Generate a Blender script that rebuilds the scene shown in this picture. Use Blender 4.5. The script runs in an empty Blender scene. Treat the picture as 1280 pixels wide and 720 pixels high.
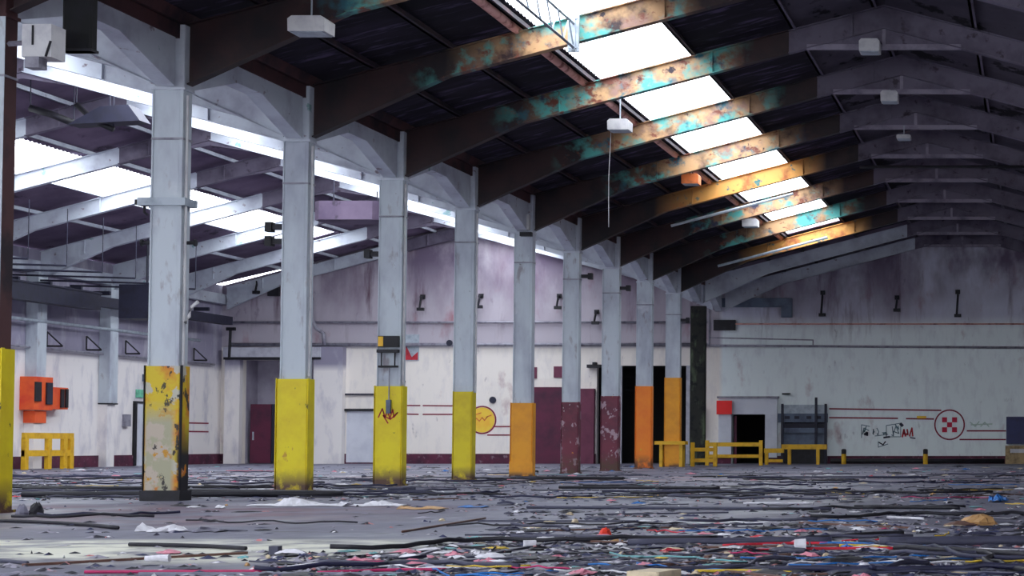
import bpy, math, random
from mathutils import Vector, Matrix
C = bpy.context.scene.collection
PI = math.pi
rnd = random.Random(7)

# ------------------------------------------------------------------ camera, world, light, exposure
FPX, VX, VY, PITCH, CH = 2335.0, 1300.0, 553.0, math.radians(2.2), 0.9
cam_d = bpy.data.cameras.new('camera'); cam = bpy.data.objects.new('camera', cam_d); C.objects.link(cam)
cam_d.sensor_width = 36.0; cam_d.lens = FPX / 1280 * 36.0
cam_d.shift_x = -(VX - 640) / 1280
cam_d.shift_y = (VY - FPX * math.tan(PITCH) - 360) / 1280
cam_d.clip_end = 500; cam_d.clip_start = 0.1
cam.location = (0, 0, CH); cam.rotation_euler = (PI / 2 + PITCH, 0, 0)
bpy.context.scene.camera = cam

SKY = 8.2
world = bpy.data.worlds.new('world'); bpy.context.scene.world = world
world.use_nodes = True
bg = world.node_tree.nodes['Background']
bg.inputs[0].default_value = (0.86, 0.92, 1.0, 1); bg.inputs[1].default_value = SKY
vs = bpy.context.scene.view_settings
vs.view_transform = 'Standard'; vs.look = 'None'; vs.gamma = 1; vs.use_curve_mapping = False
vs.exposure = 0.0

# ------------------------------------------------------------------ building numbers
XV = -13.55            # the row of columns under the valley
XA = -3.28             # ridge of the right nave
XR = 2 * XA - XV       # right eave
XB = -24.1             # ridge of the left nave
XL = 2 * XB - XV       # left side wall
ZE = 6.90              # underside of rafters at the eaves
SL = 0.264             # roof slope
SH = 0.62              # sheet above rafter underside
YB = 79.0              # back wall
Y0 = -12.0             # near end behind the viewer, opened to admit fill light
def zr(x, xe): return ZE + SL * abs(x - xe)      # rafter underside

def portal(x0, x1, y0, y1, xe):
    l = bpy.data.lights.new('skylight_daylight', 'AREA'); l.shape = 'RECTANGLE'
    l.size = abs(x1 - x0) * math.hypot(1, SL); l.size_y = abs(y1 - y0); l.energy = 1; l.cycles.is_portal = True
    o = bpy.data.objects.new('skylight_daylight', l); C.objects.link(o)
    xm = (x0 + x1) / 2; s = 1 if xe < xm else -1
    o.location = (xm, (y0 + y1) / 2, zr(xm, xe) + SH - 0.06); o.rotation_euler = (0, -s * math.atan(SL), 0)
SKYR = (-9.36, -7.42); SKYL = (-29.98, -28.06); SKYM = (-23.4, -20.5)
portal(*SKYR, Y0, 69, XV); portal(*SKYL, Y0, 74, XL); portal(*SKYM, Y0, 78.6, XV)

# ------------------------------------------------------------------ mesh helpers
class MB:
    def __init__(s): s.v = []; s.f = []
    def box(s, x0, y0, z0, x1, y1, z1):
        b = len(s.v); s.v += [(x, y, z) for z in (z0, z1) for y in (y0, y1) for x in (x0, x1)]
        for q in ((0,2,3,1),(4,5,7,6),(0,1,5,4),(1,3,7,5),(3,2,6,7),(2,0,4,6)): s.f.append(tuple(b + i for i in q))
        return s
    def chbox(s, x0, y0, z0, x1, y1, z1, c=0.02):      # box with chamfered vertical edges
        p = [(x0+c,y0),(x1-c,y0),(x1,y0+c),(x1,y1-c),(x1-c,y1),(x0+c,y1),(x0,y1-c),(x0,y0+c)]
        b = len(s.v); s.v += [(x,y,z0) for x,y in p] + [(x,y,z1) for x,y in p]
        for i in range(8): s.f.append((b+i, b+(i+1)%8, b+8+(i+1)%8, b+8+i))
        s.f.append(tuple(b+i for i in reversed(range(8)))); s.f.append(tuple(b+8+i for i in range(8)))
        return s
    def xz(s, pts, y0, y1):                            # polygon in x,z pushed along y
        n = len(pts); b = len(s.v)
        s.v += [(x, y0, z) for x, z in pts] + [(x, y1, z) for x, z in pts]
        s.f.append(tuple(b+i for i in range(n))); s.f.append(tuple(b+n+i for i in reversed(range(n))))
        for i in range(n): s.f.append((b+(i+1)%n, b+i, b+n+i, b+n+(i+1)%n))
        return s
    def yz(s, pts, x0, x1):
        n = len(pts); b = len(s.v)
        s.v += [(x0, y, z) for y, z in pts] + [(x1, y, z) for y, z in pts]
        s.f.append(tuple(b+i for i in range(n))); s.f.append(tuple(b+n+i for i in reversed(range(n))))
        for i in range(n): s.f.append((b+(i+1)%n, b+i, b+n+i, b+n+(i+1)%n))
        return s
    def tube(s, pts, r, k=8):
        pts = [Vector(p) for p in pts]; b = len(s.v); n = len(pts)
        for i, p in enumerate(pts):
            t = (pts[min(i+1,n-1)] - pts[max(i-1,0)]).normalized()
            up = Vector((0,0,1)) if abs(t.z) < .9 else Vector((1,0,0))
            a = t.cross(up).normalized(); c = a.cross(t)
            rr = r[i] if isinstance(r, (list, tuple)) else r
            for j in range(k):
                w = 2*PI*j/k; s.v.append(tuple(p + a*math.cos(w)*rr + c*math.sin(w)*rr))
        for i in range(n-1):
            for j in range(k): s.f.append((b+i*k+j, b+i*k+(j+1)%k, b+(i+1)*k+(j+1)%k, b+(i+1)*k+j))
        s.f.append(tuple(b+j for j in reversed(range(k)))); s.f.append(tuple(b+(n-1)*k+j for j in range(k)))
        return s
    def bar(s, a, b_, w):                              # square bar between two points
        return s.tube([a, b_], w*.7071, 4)
    def flat(s, pts, w, y, t=0.004):                   # painted stroke: polyline in x,z on a wall facing -y
        for (xa, za), (xb, zb) in zip(pts, pts[1:]):
            d = Vector((xb-xa, zb-za)); L = d.length
            if L < 1e-6: continue
            d /= L; nx, nz = -d.y*w/2, d.x*w/2; e = w*.3
            xa2, za2, xb2, zb2 = xa-d.x*e, za-d.y*e, xb+d.x*e, zb+d.y*e
            s.xz([(xa2+nx,za2+nz),(xa2-nx,za2-nz),(xb2-nx,zb2-nz),(xb2+nx,zb2+nz)], y-t, y)
        return s
    def ring(s, x, z, r0, r1, y, t=.006, k=40):
        for j in range(k):
            a, b = 2*PI*j/k, 2*PI*(j+1)/k
            if r0 > 0: s.xz([(x+r0*math.cos(a),z+r0*math.sin(a)),(x+r1*math.cos(a),z+r1*math.sin(a)),(x+r1*math.cos(b),z+r1*math.sin(b)),(x+r0*math.cos(b),z+r0*math.sin(b))], y-t, y)
        if r0 <= 0: s.xz([(x+r1*math.cos(2*PI*j/k),z+r1*math.sin(2*PI*j/k)) for j in range(k)], y-t, y)
        return s
    def mesh(s, name, mat, smooth=False):
        m = bpy.data.meshes.new(name); m.from_pydata(s.v, [], s.f)
        import bmesh
        bm = bmesh.new(); bm.from_mesh(m); bmesh.ops.recalc_face_normals(bm, faces=bm.faces); bm.to_mesh(m); bm.free()
        if smooth:
            for p in m.polygons: p.use_smooth = True
        m.materials.append(mat); return m
    def build(s, name, mat, parent=None, loc=None, smooth=False):
        o = bpy.data.objects.new(name, s.mesh(name, mat, smooth)); C.objects.link(o)
        if parent is not None: o.parent = parent
        if loc is not None: o.location = loc
        return o
def tag(o, label=None, cat=None, group=None, kind=None):
    if label: o['label'] = label
    if cat: o['category'] = cat
    if group: o['group'] = group
    if kind: o['kind'] = kind
    return o
def empty(name, loc, label, cat, group=None, rz=0):
    o = bpy.data.objects.new(name, None); C.objects.link(o); o.location = loc; o.rotation_euler = (0,0,rz)
    return tag(o, label, cat, group)
def struct(name, mb, mat): return tag(mb.build(name, mat), kind='structure')
def copy_tree(o, parent=None):
    c = o.copy(); C.objects.link(c); c.parent = parent
    for ch in o.children: copy_tree(ch, c)
    return c
def W(px, py): return ((px - VX) * YB / FPX, CH + (VY - py) * YB / FPX)      # a place on the back wall
def P(px, py, d): return ((px - VX) * d / FPX, d, CH + (VY - py) * d / FPX)  # a place at distance d
def F(px, py): d = CH * FPX / (py - VY); return ((px - VX) * d / FPX, d)     # a place on the floor
def S(px, py): d = XL * FPX / (px - VX); return (d, CH + (VY - py) * d / FPX) # a place on the left side wall

# ------------------------------------------------------------------ materials
def srgb(c):
    return tuple((v/255/12.92 if v/255 <= .04045 else ((v/255+.055)/1.055)**2.4) for v in c) + (1,)
class Mat:
    def __init__(s, name, rough=.75, metal=0):
        s.m = bpy.data.materials.new(name); s.m.use_nodes = True; s.t = s.m.node_tree; s.n = s.t.nodes; s.l = s.t.links
        s.b = s.n['Principled BSDF']; s.b.inputs['Roughness'].default_value = rough; s.b.inputs['Metallic'].default_value = metal
        s.g = s.n.new('ShaderNodeNewGeometry')
        s.tc = s.n.new('ShaderNodeTexCoord')
        s.col = None
    def vec(s, scale=(1,1,1), obj=False):
        mp = s.n.new('ShaderNodeMapping'); mp.inputs['Scale'].default_value = scale
        s.l.new(s.tc.outputs['Object'] if obj else s.g.outputs['Position'], mp.inputs['Vector']); return mp.outputs[0]
    def noise(s, scale, lo, hi, vscale=(1,1,1), detail=5, obj=False, rough=.6):
        n = s.n.new('ShaderNodeTexNoise'); n.inputs['Scale'].default_value = scale; n.inputs['Detail'].default_value = detail; n.inputs['Roughness'].default_value = rough
        s.l.new(s.vec(vscale, obj), n.inputs['Vector'])
        return s.ramp(n.outputs['Fac'], lo, hi)
    def ramp(s, src, lo, hi):
        r = s.n.new('ShaderNodeMapRange'); r.inputs['From Min'].default_value = lo; r.inputs['From Max'].default_value = hi
        s.l.new(src, r.inputs['Value']); return r.outputs[0]
    def axis(s, ax, lo, hi, obj=False):
        sp = s.n.new('ShaderNodeSeparateXYZ'); s.l.new(s.tc.outputs['Object'] if obj else s.g.outputs['Position'], sp.inputs[0])
        return s.ramp(sp.outputs[ax], lo, hi)
    def mul(s, a, b, op='MULTIPLY'):
        m = s.n.new('ShaderNodeMath'); m.operation = op; m.use_clamp = True
        for i, v in enumerate((a, b)):
            if isinstance(v, (int, float)): m.inputs[i].default_value = v
            else: s.l.new(v, m.inputs[i])
        return m.outputs[0]
    def base(s, c): s.b.inputs['Base Color'].default_value = srgb(c); s.col = srgb(c); return s
    def over(s, c, fac):
        m = s.n.new('ShaderNodeMix'); m.data_type = 'RGBA'
        if isinstance(s.col, tuple): m.inputs[6].default_value = s.col
        else: s.l.new(s.col, m.inputs[6])
        m.inputs[7].default_value = srgb(c)
        if isinstance(fac, (int, float)): m.inputs[0].default_value = fac
        else: s.l.new(fac, m.inputs[0])
        s.col = m.outputs[2]; s.l.new(s.col, s.b.inputs['Base Color']); return s
    def bump(s, scale, strength, dist=.02, vscale=(1,1,1)):
        b = s.n.new('ShaderNodeBump'); b.inputs['Strength'].default_value = strength; b.inputs['Distance'].default_value = dist
        s.l.new(s.noise(scale, 0, 1, vscale), b.inputs['Height']); s.l.new(b.outputs[0], s.b.inputs['Normal']); return s
M = {}
def simple(name, c, rough=.7, c2=None, sc=4, metal=0):
    m = Mat(name, rough, metal).base(c)
    c2 = c2 or tuple(int(v*.7) for v in c)
    m.over(c2, m.noise(sc, .45, .7)); M[name] = m.m; return m

# walls: pale lower coat, greyer upper coat, damp streaks, rust bleeds
m = Mat('wall_paint', .85).base((244,236,228))
m.over((186,178,188), m.axis('Z', 4.86, 4.98))                               # upper coat
m.over((240,248,248), m.axis('X', -13.6, -13.4))
m.over((206,206,222), m.mul(m.axis('X', -13.6, -13.4), m.axis('Z', 5.7, 6.3)))
m.over((120,98,118), m.mul(m.noise(.55, .45, .72, (1,1,.35)), m.axis('Z', 5.4, 7.5)))
m.over((96,66,82), m.mul(m.noise(1.5, .56, .74, (1.2,1,.2)), m.axis('Z', 4.3, 6.8)))
m.over((160,112,120), m.mul(m.noise(.9, .6, .78, (1,1,.5)), m.axis('Z', .2, 1)))
m.over((180,176,190), m.mul(m.noise(3.5, .5, .8, (1,1,.35)), .35))
m.over((62,48,72), m.mul(m.noise(2.2, .66, .74, (1.3,1,.6)), .4))
m.over((110,96,118), m.mul(m.noise(.6, .35, .6, (1,1,.6)), m.axis('Z', 6.6, 8.6)))
M['wall'] = m.m
m = Mat('side_wall_paint', .85).base((240,234,232))
m.over((150,145,165), m.axis('Z', 3.9, 4.2)); m.over((190,186,198), m.noise(1.5, .5, .75, (1,1,.4)))
m.over((110,100,120), m.mul(m.noise(1, .55, .72, (1,1,.3)), m.axis('Z', 3.5, 6))); M['side_wall'] = m.m
m = Mat('skirting_paint', .8).base((96,36,62)); m.over((50,26,46), m.noise(2, .4, .7)); m.over((150,130,140), m.mul(m.noise(5, .6, .7), .6)); M['skirting'] = m.m
# floor
m = Mat('floor_concrete', .62).base((112,112,128))
m.over((84,82,102), m.noise(.35, .4, .65, (1,.35,1)))
m.over((146,150,158), m.noise(.8, .55, .75, (.6,.5,1)))
band = m.mul(m.mul(m.axis('Y', 13.6, 14.6), m.axis('Y', 17.6, 16.9)), m.axis('X', -4.2, -6))
m.over((214,212,196), m.mul(band, m.noise(1.3, .35, .55)))
m.over((172,174,178), m.mul(m.mul(m.axis('Y', 18.5, 16.5), m.axis('X', -6, -4.5)), m.noise(1.1, .42, .6, (.7,1,1))))
band = m.mul(m.mul(m.axis('Y', 19, 21), m.axis('Y', 28, 25.5)), m.axis('X', -7, -9.5))
m.over((104,76,92), m.mul(band, m.noise(.9, .38, .6)))
band = m.mul(m.axis('Y', 40, 44), m.axis('Y', 60, 50))
m.over((152,128,136), m.mul(band, m.noise(.5, .5, .65)))
m.over((52,48,66), m.mul(m.noise(2.2, .56, .68, (.5,1,1)), .8))
m.over((30,28,44), m.mul(m.noise(7, .62, .7, (.4,1.6,1)), .8))
r = m.noise(.5, .35, .7, (1,.5,1)); rr = m.n.new('ShaderNodeMapRange'); rr.inputs['To Min'].default_value = .38; rr.inputs['To Max'].default_value = .8
m.l.new(r, rr.inputs['Value']); m.l.new(rr.outputs[0], m.b.inputs['Roughness']); m.bump(8, .4, .02); M['floor'] = m.m
# roof sheets
m = Mat('sooty_roof_sheet', .8).base((26,20,34)); m.over((50,40,62), m.noise(1.2, .5, .75, (.25,2.5,1))); m.over((96,82,116), m.mul(m.noise(2.2, .54, .66, (.35,3.2,1)), .8)); m.over((14,10,22), m.noise(.8, .5, .7, (.5,1,1))); M['roof_dark'] = m.m  # soot-stained sheet; purple streaks paint highlights along the corrugations
m = Mat('painted_roof_sheet', .8).base((118,102,124)); m.over((84,70,94), m.noise(.6, .4, .7)); m.over((60,50,66), m.mul(m.noise(1.1, .6, .66, (1,.6,1)), .9)); M['roof_pale'] = m.m
m = Mat('shaded_roof_sheet', .8).base((88,82,96)); m.over((66,60,72), m.noise(.6, .4, .7)); m.over((22,18,26), m.mul(m.noise(.9, .56, .60, (1,.7,1)), .95)); M['roof_grey'] = m.m  # darker copy of the sheet, unlit look of these slopes put into colour
# steel
m = Mat('peeling_skylit_beam_paint', .6).base((52,28,31)); m.over((22,14,22), m.noise(1.2, .42, .62))
skylit_zone = m.mul(m.axis('X', -10.9, -9.4), m.axis('X', -6.2, -7.2))  # stretch under the skylight: its light painted in, unlit dark brown beyond
m.over((198,156,112), m.mul(skylit_zone, m.noise(1.1, .34, .5, (1,.35,1))))
m.over((150,116,104), m.mul(skylit_zone, m.noise(2.4, .5, .64)))
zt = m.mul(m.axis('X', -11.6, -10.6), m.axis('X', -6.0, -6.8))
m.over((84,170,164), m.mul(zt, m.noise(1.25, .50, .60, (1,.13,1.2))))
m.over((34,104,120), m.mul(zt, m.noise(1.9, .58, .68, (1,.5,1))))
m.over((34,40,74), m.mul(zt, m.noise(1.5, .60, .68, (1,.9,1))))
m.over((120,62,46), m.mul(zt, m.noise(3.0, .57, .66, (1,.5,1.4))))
m.over((44,30,42), m.mul(skylit_zone, m.noise(3.6, .64, .70, (1,1,1)))); M['beam_rust'] = m.m
m = Mat('orange_skylit_beam_paint', .6).base((48,27,30)); m.over((22,14,22), m.noise(1.2, .42, .62)); skylit_zone = m.mul(m.axis('X', -11.2, -9.6), m.axis('X', -6.2, -7.2))
m.over((226,164,84), skylit_zone); m.over((170,96,48), m.mul(skylit_zone, m.noise(1.8, .5, .65))); m.over((52,110,112), m.mul(skylit_zone, m.noise(2.2, .6, .64))); m.over((40,26,32), m.mul(skylit_zone, m.noise(4, .62, .68))); M['beam_orange'] = m.m  # orange paint brightened only under the skylight, unlit brown painted elsewhere
m = Mat('white_steel_paint', .55).base((206,212,222)); m.over((170,172,188), m.noise(1.2, .45, .7)); m.over((110,80,92), m.mul(m.noise(4, .64, .7), .8)); m.over((90,150,150), m.mul(m.noise(1.6, .68, .7), .7)); M['steel_white'] = m.m
m = Mat('shaded_white_steel_paint', .7).base((112,104,122)); m.over((74,66,84), m.noise(1.2, .45, .7)); m.over((50,36,48), m.mul(m.noise(3, .6, .68), .8)); M['steel_shaded'] = m.m  # darker copy of the white steel, shade near the ridges put into colour
m = Mat('purlin_paint', .7).base((40,30,44)); m.over((80,50,56), m.noise(2, .5, .7)); M['purlin_dark'] = m.m
m = Mat('column_paint', .6).base((196,204,212)); m.over((158,162,178), m.noise(1.3, .45, .7, (1,1,.4))); m.over((226,228,232), m.noise(.8, .6, .75)); m.over((120,96,104), m.mul(m.noise(5, .6, .72, (1,1,.35)), .6)); m.over((60,44,56), m.mul(m.noise(6, .70, .74), .8)); M['column'] = m.m
m = Mat('rusty_pink_pipe', .7).base((226,168,158)); m.over((150,84,80), m.noise(2.5, .5, .65)); M['pipe_pink'] = m.m
m = Mat('eave_brown', .75).base((78,46,48)); m.over((36,22,31), m.noise(1.3, .45, .65)); M['eave_brown'] = m.m
def sleeve(name, c, c2, patches, wear=.7, black=.66, zfoot=.25):
    m = Mat(name, .5).base(c); m.over(c2, m.noise(1.8, .42, .68, obj=True))
    for pc, lo, sc in patches: m.over(pc, m.noise(sc, lo, lo+.03, (1,1,.7)))
    m.over((46,36,34), m.mul(m.noise(7, black, black+.03, (1,1,.6)), .95))
    m.over((84,56,42), m.mul(m.axis('Z', zfoot, zfoot*.25), m.noise(3.4, .34, .5)))
    M[name] = m.m
sleeve('paint_blotchy', (216,184,20), (196,120,20), [((196,196,184), .60, 2.1), ((50,44,40), .60, 4.1)], zfoot=.05)
m = Mat('paint_blotchy_body', .5).base((214,186,20)); m.over((206,120,20), m.noise(1.9, .45, .62)); m.over((190,186,172), m.noise(2.6, .57, .60))
low = m.mul(m.mul(m.axis('Z', 1.55, 1.2), m.axis('X', XV+.22, XV+.14)), m.axis('X', XV-.27, XV-.22))
m.over((170,166,138), m.mul(low, m.noise(1.6, .34, .40))); m.over((190,176,160), m.mul(low, m.noise(3, .52, .58))); m.over((196,140,30), m.mul(low, m.noise(3.4, .60, .63)))
m.over((40,34,36), m.mul(m.noise(5, .60, .63, (1,1,.7)), .95)); m.over((26,22,28), m.mul(m.mul(m.axis('X', XV+.2, XV+.27), m.axis('Z', 1.2, .7)), m.noise(3, .4, .45))); M['paint_blotchy'] = m.m
sleeve('paint_yellow', (234,214,10), (218,190,10), [((196,150,40), .66, 2.5)], black=.67, zfoot=.45)
sleeve('paint_yellow_deep', (222,202,8), (200,174,12), [], black=.74, zfoot=.35)
sleeve('paint_amber', (236,160,20), (216,140,24), [], black=.76, zfoot=.15)
sleeve('paint_orange', (244,134,16), (236,116,20), [((214,190,40), .66, 2.6)], black=.70, zfoot=.5)
sleeve('paint_maroon', (112,36,58), (84,28,50), [((168,140,150), .57, 4.0), ((214,124,40), .66, 3.4), ((220,214,214), .66, 5)], black=.68, zfoot=.6)
simple('tie', (150,142,158), .7, (108,100,118), 2); simple('shaded_recess', (176,170,184), .85, (150,142,160), 1); simple('soot', (3,3,7), .8, (14,13,22)); simple('black', (16,14,21), .6, (34,32,44)); simple('duct', (34,34,56), .6, (24,24,40)); simple('dark_void', (8,7,10), .9, (12,10,14))  # recess and void colours carry the shade of the rooms
simple('maroon_door', (98,34,62), .7, (70,28,52), 1.2); simple('maroon_pale', (112,52,76), .7, (94,40,64), 1.5); simple('white_door', (214,216,226), .6, (190,192,206), 1)
simple('yellow', (226,176,24), .5, (196,146,24)); simple('tan', (176,150,110), .7); simple('red_sign', (255,24,24), .5, (250,16,20)); simple('maroon_line', (140,34,60), .8, (120,44,66), 3)
simple('logo_red', (196,26,66), .7, (184,30,66)); simple('sun_yellow', (246,206,70), .7, (244,180,60), 2); simple('graffiti_grey', (96,124,136), .8); simple('graffiti_dark', (40,40,60), .8); simple('graffiti_red', (196,50,64), .8)
simple('blue_panel', (28,34,92), .5, (24,28,76)); simple('orange_machine', (232,92,34), .5, (216,60,30), 2); simple('steel_blue', (92,106,128), .5, (60,68,92), 2); simple('lamp_box', (206,204,206), .5, (178,176,184)); simple('steel_light', (176,186,196), .4, (140,150,164)); simple('pipe_grey', (148,146,158), .5, (104,98,114))
simple('dark_green_col', (40,44,38), .8, (22,22,26), 1.2); simple('orange_box', (226,120,60), .6); simple('faint_green', (196,214,204), .8, (180,200,192)); simple('green_sign', (120,206,170), .6); simple('lintel_grey', (196,196,206), .8, (160,158,172), 2)
m = Mat('bare_dark_column', .8).base((34,36,32)); m.over((104,120,92), m.noise(1.1, .56, .68, (1,1,.3))); m.over((14,14,20), m.noise(3, .5, .6)); M['dark_col'] = m.m
# skylight glazing: thin, almost clear with a dusty film
gm = bpy.data.materials.new('skylight_glass'); gm.use_nodes = True; t = gm.node_tree; t.nodes.clear()
out = t.nodes.new('ShaderNodeOutputMaterial'); tr = t.nodes.new('ShaderNodeBsdfTransparent'); df = t.nodes.new('ShaderNodeBsdfTranslucent'); mx = t.nodes.new('ShaderNodeMixShader')
nz = t.nodes.new('ShaderNodeTexNoise'); nz.inputs['Scale'].default_value = 1.2
mr = t.nodes.new('ShaderNodeMapRange'); mr.inputs['To Max'].default_value = .22; t.links.new(nz.outputs['Fac'], mr.inputs['Value'])
t.links.new(mr.outputs[0], mx.inputs[0]); t.links.new(tr.outputs[0], mx.inputs[1]); t.links.new(df.outputs[0], mx.inputs[2]); t.links.new(mx.outputs[0], out.inputs[0])
M['glass'] = gm

# ------------------------------------------------------------------ setting: floor, walls, roof
fl = MB(); fl.box(XL - .4, Y0, -.3, XR + .4, YB + 6, 0); struct('floor', fl, M['floor'])

# back wall: below 5 m pieces around the openings, gables above
OPEN = [(*W(303, 450), *W(394, 582)), (*W(746, 457), *W(860, 582)), (*W(915, 518), *W(957, 582)), (*W(979, 508), *W(1034, 582))]
wl = MB(); ZT = 5.0; x = XL - .4
for (xa, za, xb, zb) in OPEN:
    wl.box(x, YB, 0, xa, YB + .35, ZT); wl.box(xa, YB, za, xb, YB + .35, ZT); x = xb
wl.box(x, YB, 0, XR + .4, YB + .35, ZT)
wl.xz([(XL-.4, ZT), (XV, ZT), (XV, ZE+SH+.02), (XB, zr(XB, XV)+SH+.02), (XL-.4, ZE+SH-.08)], YB, YB + .35)
wl.xz([(XV, ZT), (XR+.4, ZT), (XR+.4, ZE+SH-.08), (XA, zr(XA, XV)+SH+.02), (XV, ZE+SH+.02)], YB, YB + .35)
wall = struct('wall_back', wl, M['wall'])
sw = MB(); sw.box(XL-.35, Y0, 0, XL, YB, ZE+SH+.03); struct('wall_left', sw, M['side_wall'])
sw = MB(); sw.box(XR, Y0, 0, XR+.35, YB, ZE+SH+.03); struct('wall_right', sw, M['side_wall'])
fw = MB()                                                       # added end wall behind the viewer, doorways sized to let fill light in
for a, b in ((XL-.4, -32), (-15, -12), (5.5, XR+.4)): fw.box(a, Y0-.3, 0, b, Y0, 5.6)
fw.xz([(XL-.4, 5.6), (XR+.4, 5.6), (XR+.4, ZE+SH-.1), (XA, zr(XA,XV)+SH-.02), (XV, ZE+SH-.02), (XB, zr(XB,XV)+SH-.02), (XL-.4, ZE+SH-.1)], Y0-.3, Y0)
struct('wall_front', fw, M['side_wall'])
# rooms behind the openings, their shade put into the wall colours
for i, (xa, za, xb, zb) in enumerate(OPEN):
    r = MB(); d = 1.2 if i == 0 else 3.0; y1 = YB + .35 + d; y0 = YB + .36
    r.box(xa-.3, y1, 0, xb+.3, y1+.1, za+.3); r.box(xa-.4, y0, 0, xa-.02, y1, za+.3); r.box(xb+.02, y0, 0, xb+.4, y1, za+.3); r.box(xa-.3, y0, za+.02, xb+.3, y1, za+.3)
    struct('wall_recess', r, M['shaded_recess'] if i == 0 else M['dark_void'])
sk = MB(); x = XL
for (xa, za, xb, zb) in OPEN + [(XR, 0, XR, 0)]:
    if xa - x > .2: sk.box(x, YB-.05, 0, xa - .02, YB-.002, .42 if xa < XV-1 else .33)
    x = xb + .02
struct('baseboard_back', sk, M['skirting'])
sk = MB(); sk.box(XL+.002, 20, 0, XL+.05, YB-.06, .42); struct('baseboard_left', sk, M['skirting'])

# roof sheets, corrugated down the slope
def sheet(name, xa, xb, xe, y0, y1, mat):
    s = MB(); n = int((y1-y0)/.11); b = 0
    for i in range(n+1):
        y = y0 + (y1-y0)*i/n; dz = .022 if i % 2 else -.022
        for xx in (xa, xb): s.v.append((xx, y, zr(xx, xe)+SH+dz)); s.v.append((xx, y, zr(xx, xe)+SH+dz+.012))
    for i in range(n):
        a = 4*i; c = a+4
        s.f += [(a, a+2, c+2, c), (a+1, c+1, c+3, a+3), (a, c, c+1, a+1), (a+2, a+3, c+3, c+2)]
    s.f += [(0,1,3,2), (4*n, 4*n+2, 4*n+3, 4*n+1)]
    struct(name, s, mat)
XD = -5.28
sheet('ceiling_1', XV, SKYR[0], XV, Y0, 73.9, M['roof_dark']); sheet('ceiling_12', XV, SKYR[0], XV, 73.9, YB, M['roof_pale']); sheet('ceiling_2', SKYR[1], XD, XV, Y0, 73.9, M['roof_dark']); sheet('ceiling_3', XD, XA, XV, Y0, YB, M['roof_grey'])
sheet('ceiling_4', XA, XR+.3, XR, Y0, YB, M['roof_grey']); sheet('ceiling_5', SKYR[0], SKYR[1], XV, 69, YB, M['roof_pale']); sheet('ceiling_6', SKYR[1], XD, XV, 73.9, YB, M['roof_pale'])
sheet('ceiling_7', XV, SKYM[1], XV, Y0, YB, M['roof_pale']); sheet('ceiling_8', SKYM[0], XB, XV, Y0, YB, M['roof_pale'])
sheet('ceiling_9', XB, SKYL[1], XL, Y0, YB, M['roof_pale']); sheet('ceiling_10', SKYL[0], XL-.3, XL, Y0, YB, M['roof_pale']); sheet('ceiling_11', SKYL[0], SKYL[1], XL, 74, YB, M['roof_pale'])
FR = [19 + 5*k for k in range(12)] + [78.7]
wn = 0
def glaze(xa, xb, xe, y1):
    global wn
    ys = [Y0] + [y for y in FR if y < y1 - 1] + [y1]
    for a, b in zip(ys, ys[1:]):
        g = MB(); wn += 1
        g.xz([(xa, zr(xa,xe)+SH), (xb, zr(xb,xe)+SH), (xb, zr(xb,xe)+SH+.008), (xa, zr(xa,xe)+SH+.008)], a+.02, b-.02)
        struct('window_%d' % wn, g, M['glass'])
glaze(*SKYR, XV, 69); glaze(*SKYL, XL, 74); glaze(*SKYM, XV, 78.6)

# ------------------------------------------------------------------ roof frames
def rafter(pts_bottom, xe, y, web=.03, fl_w=.2, dep=.45):
    """I-beam: pts_bottom is the underside polyline, the top follows the roof."""
    s = MB(); bt = pts_bottom; top = [(x, zr(x, xe)+dep) for x, z in reversed(bt)]
    s.xz(bt + top, y-web/2, y+web/2)
    for (xa, za), (xb, zb) in zip(bt, bt[1:]): s.xz([(xa,za-.02),(xb,zb-.02),(xb,zb),(xa,za)], y-fl_w/2, y+fl_w/2)
    (xa, _), (xb, _) = bt[0], bt[-1]
    s.xz([(xa,zr(xa,xe)+dep-.001),(xb,zr(xb,xe)+dep-.001),(xb,zr(xb,xe)+dep+.019),(xa,zr(xa,xe)+dep+.019)], y-fl_w/2, y+fl_w/2)
    n = max(1, int(abs(xb-xa)/3.4))                                   # stiffener plates
    for i in range(1, n+1):
        xx = xa + (xb-xa)*i/(n+.5); zz = zr(xx, xe)
        s.box(xx-.01, y-fl_w/2+.01, zz+.0, xx+.01, y+fl_w/2-.01, zz+dep)
    return s
def hz(x, xe, s): d = abs(x-xe); return zr(x, xe) - max(0, .5*(1-(d-.15)/2.6)) if d < 2.75 else zr(x, xe)
def half(xe, x0, x1, y, sgn):                                          # underside points with the knee
    pts = [x0]
    k = xe + sgn*2.75
    if min(x0, x1) < k < max(x0, x1): pts.append(k)
    pts.append(x1)
    return [(x, hz(x, xe, sgn)) for x in pts]
ORDN = ['out of the picture above', 'nearest', 'second nearest', 'third nearest', 'fourth nearest', 'fifth nearest', 'sixth nearest', 'seventh nearest', 'eighth nearest', 'ninth nearest', 'second before the back wall', 'last before the back wall', 'against the back wall']
COLS = ['near black foreground', 'peeling yellow foreground', 'blotchy rusted yellow', 'rust-footed yellow', 'scribbled yellow', 'plain slim yellow', 'amber', 'thin maroon', 'flaking maroon', 'orange', 'tall amber', 'bare dark', 'back wall']
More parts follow.
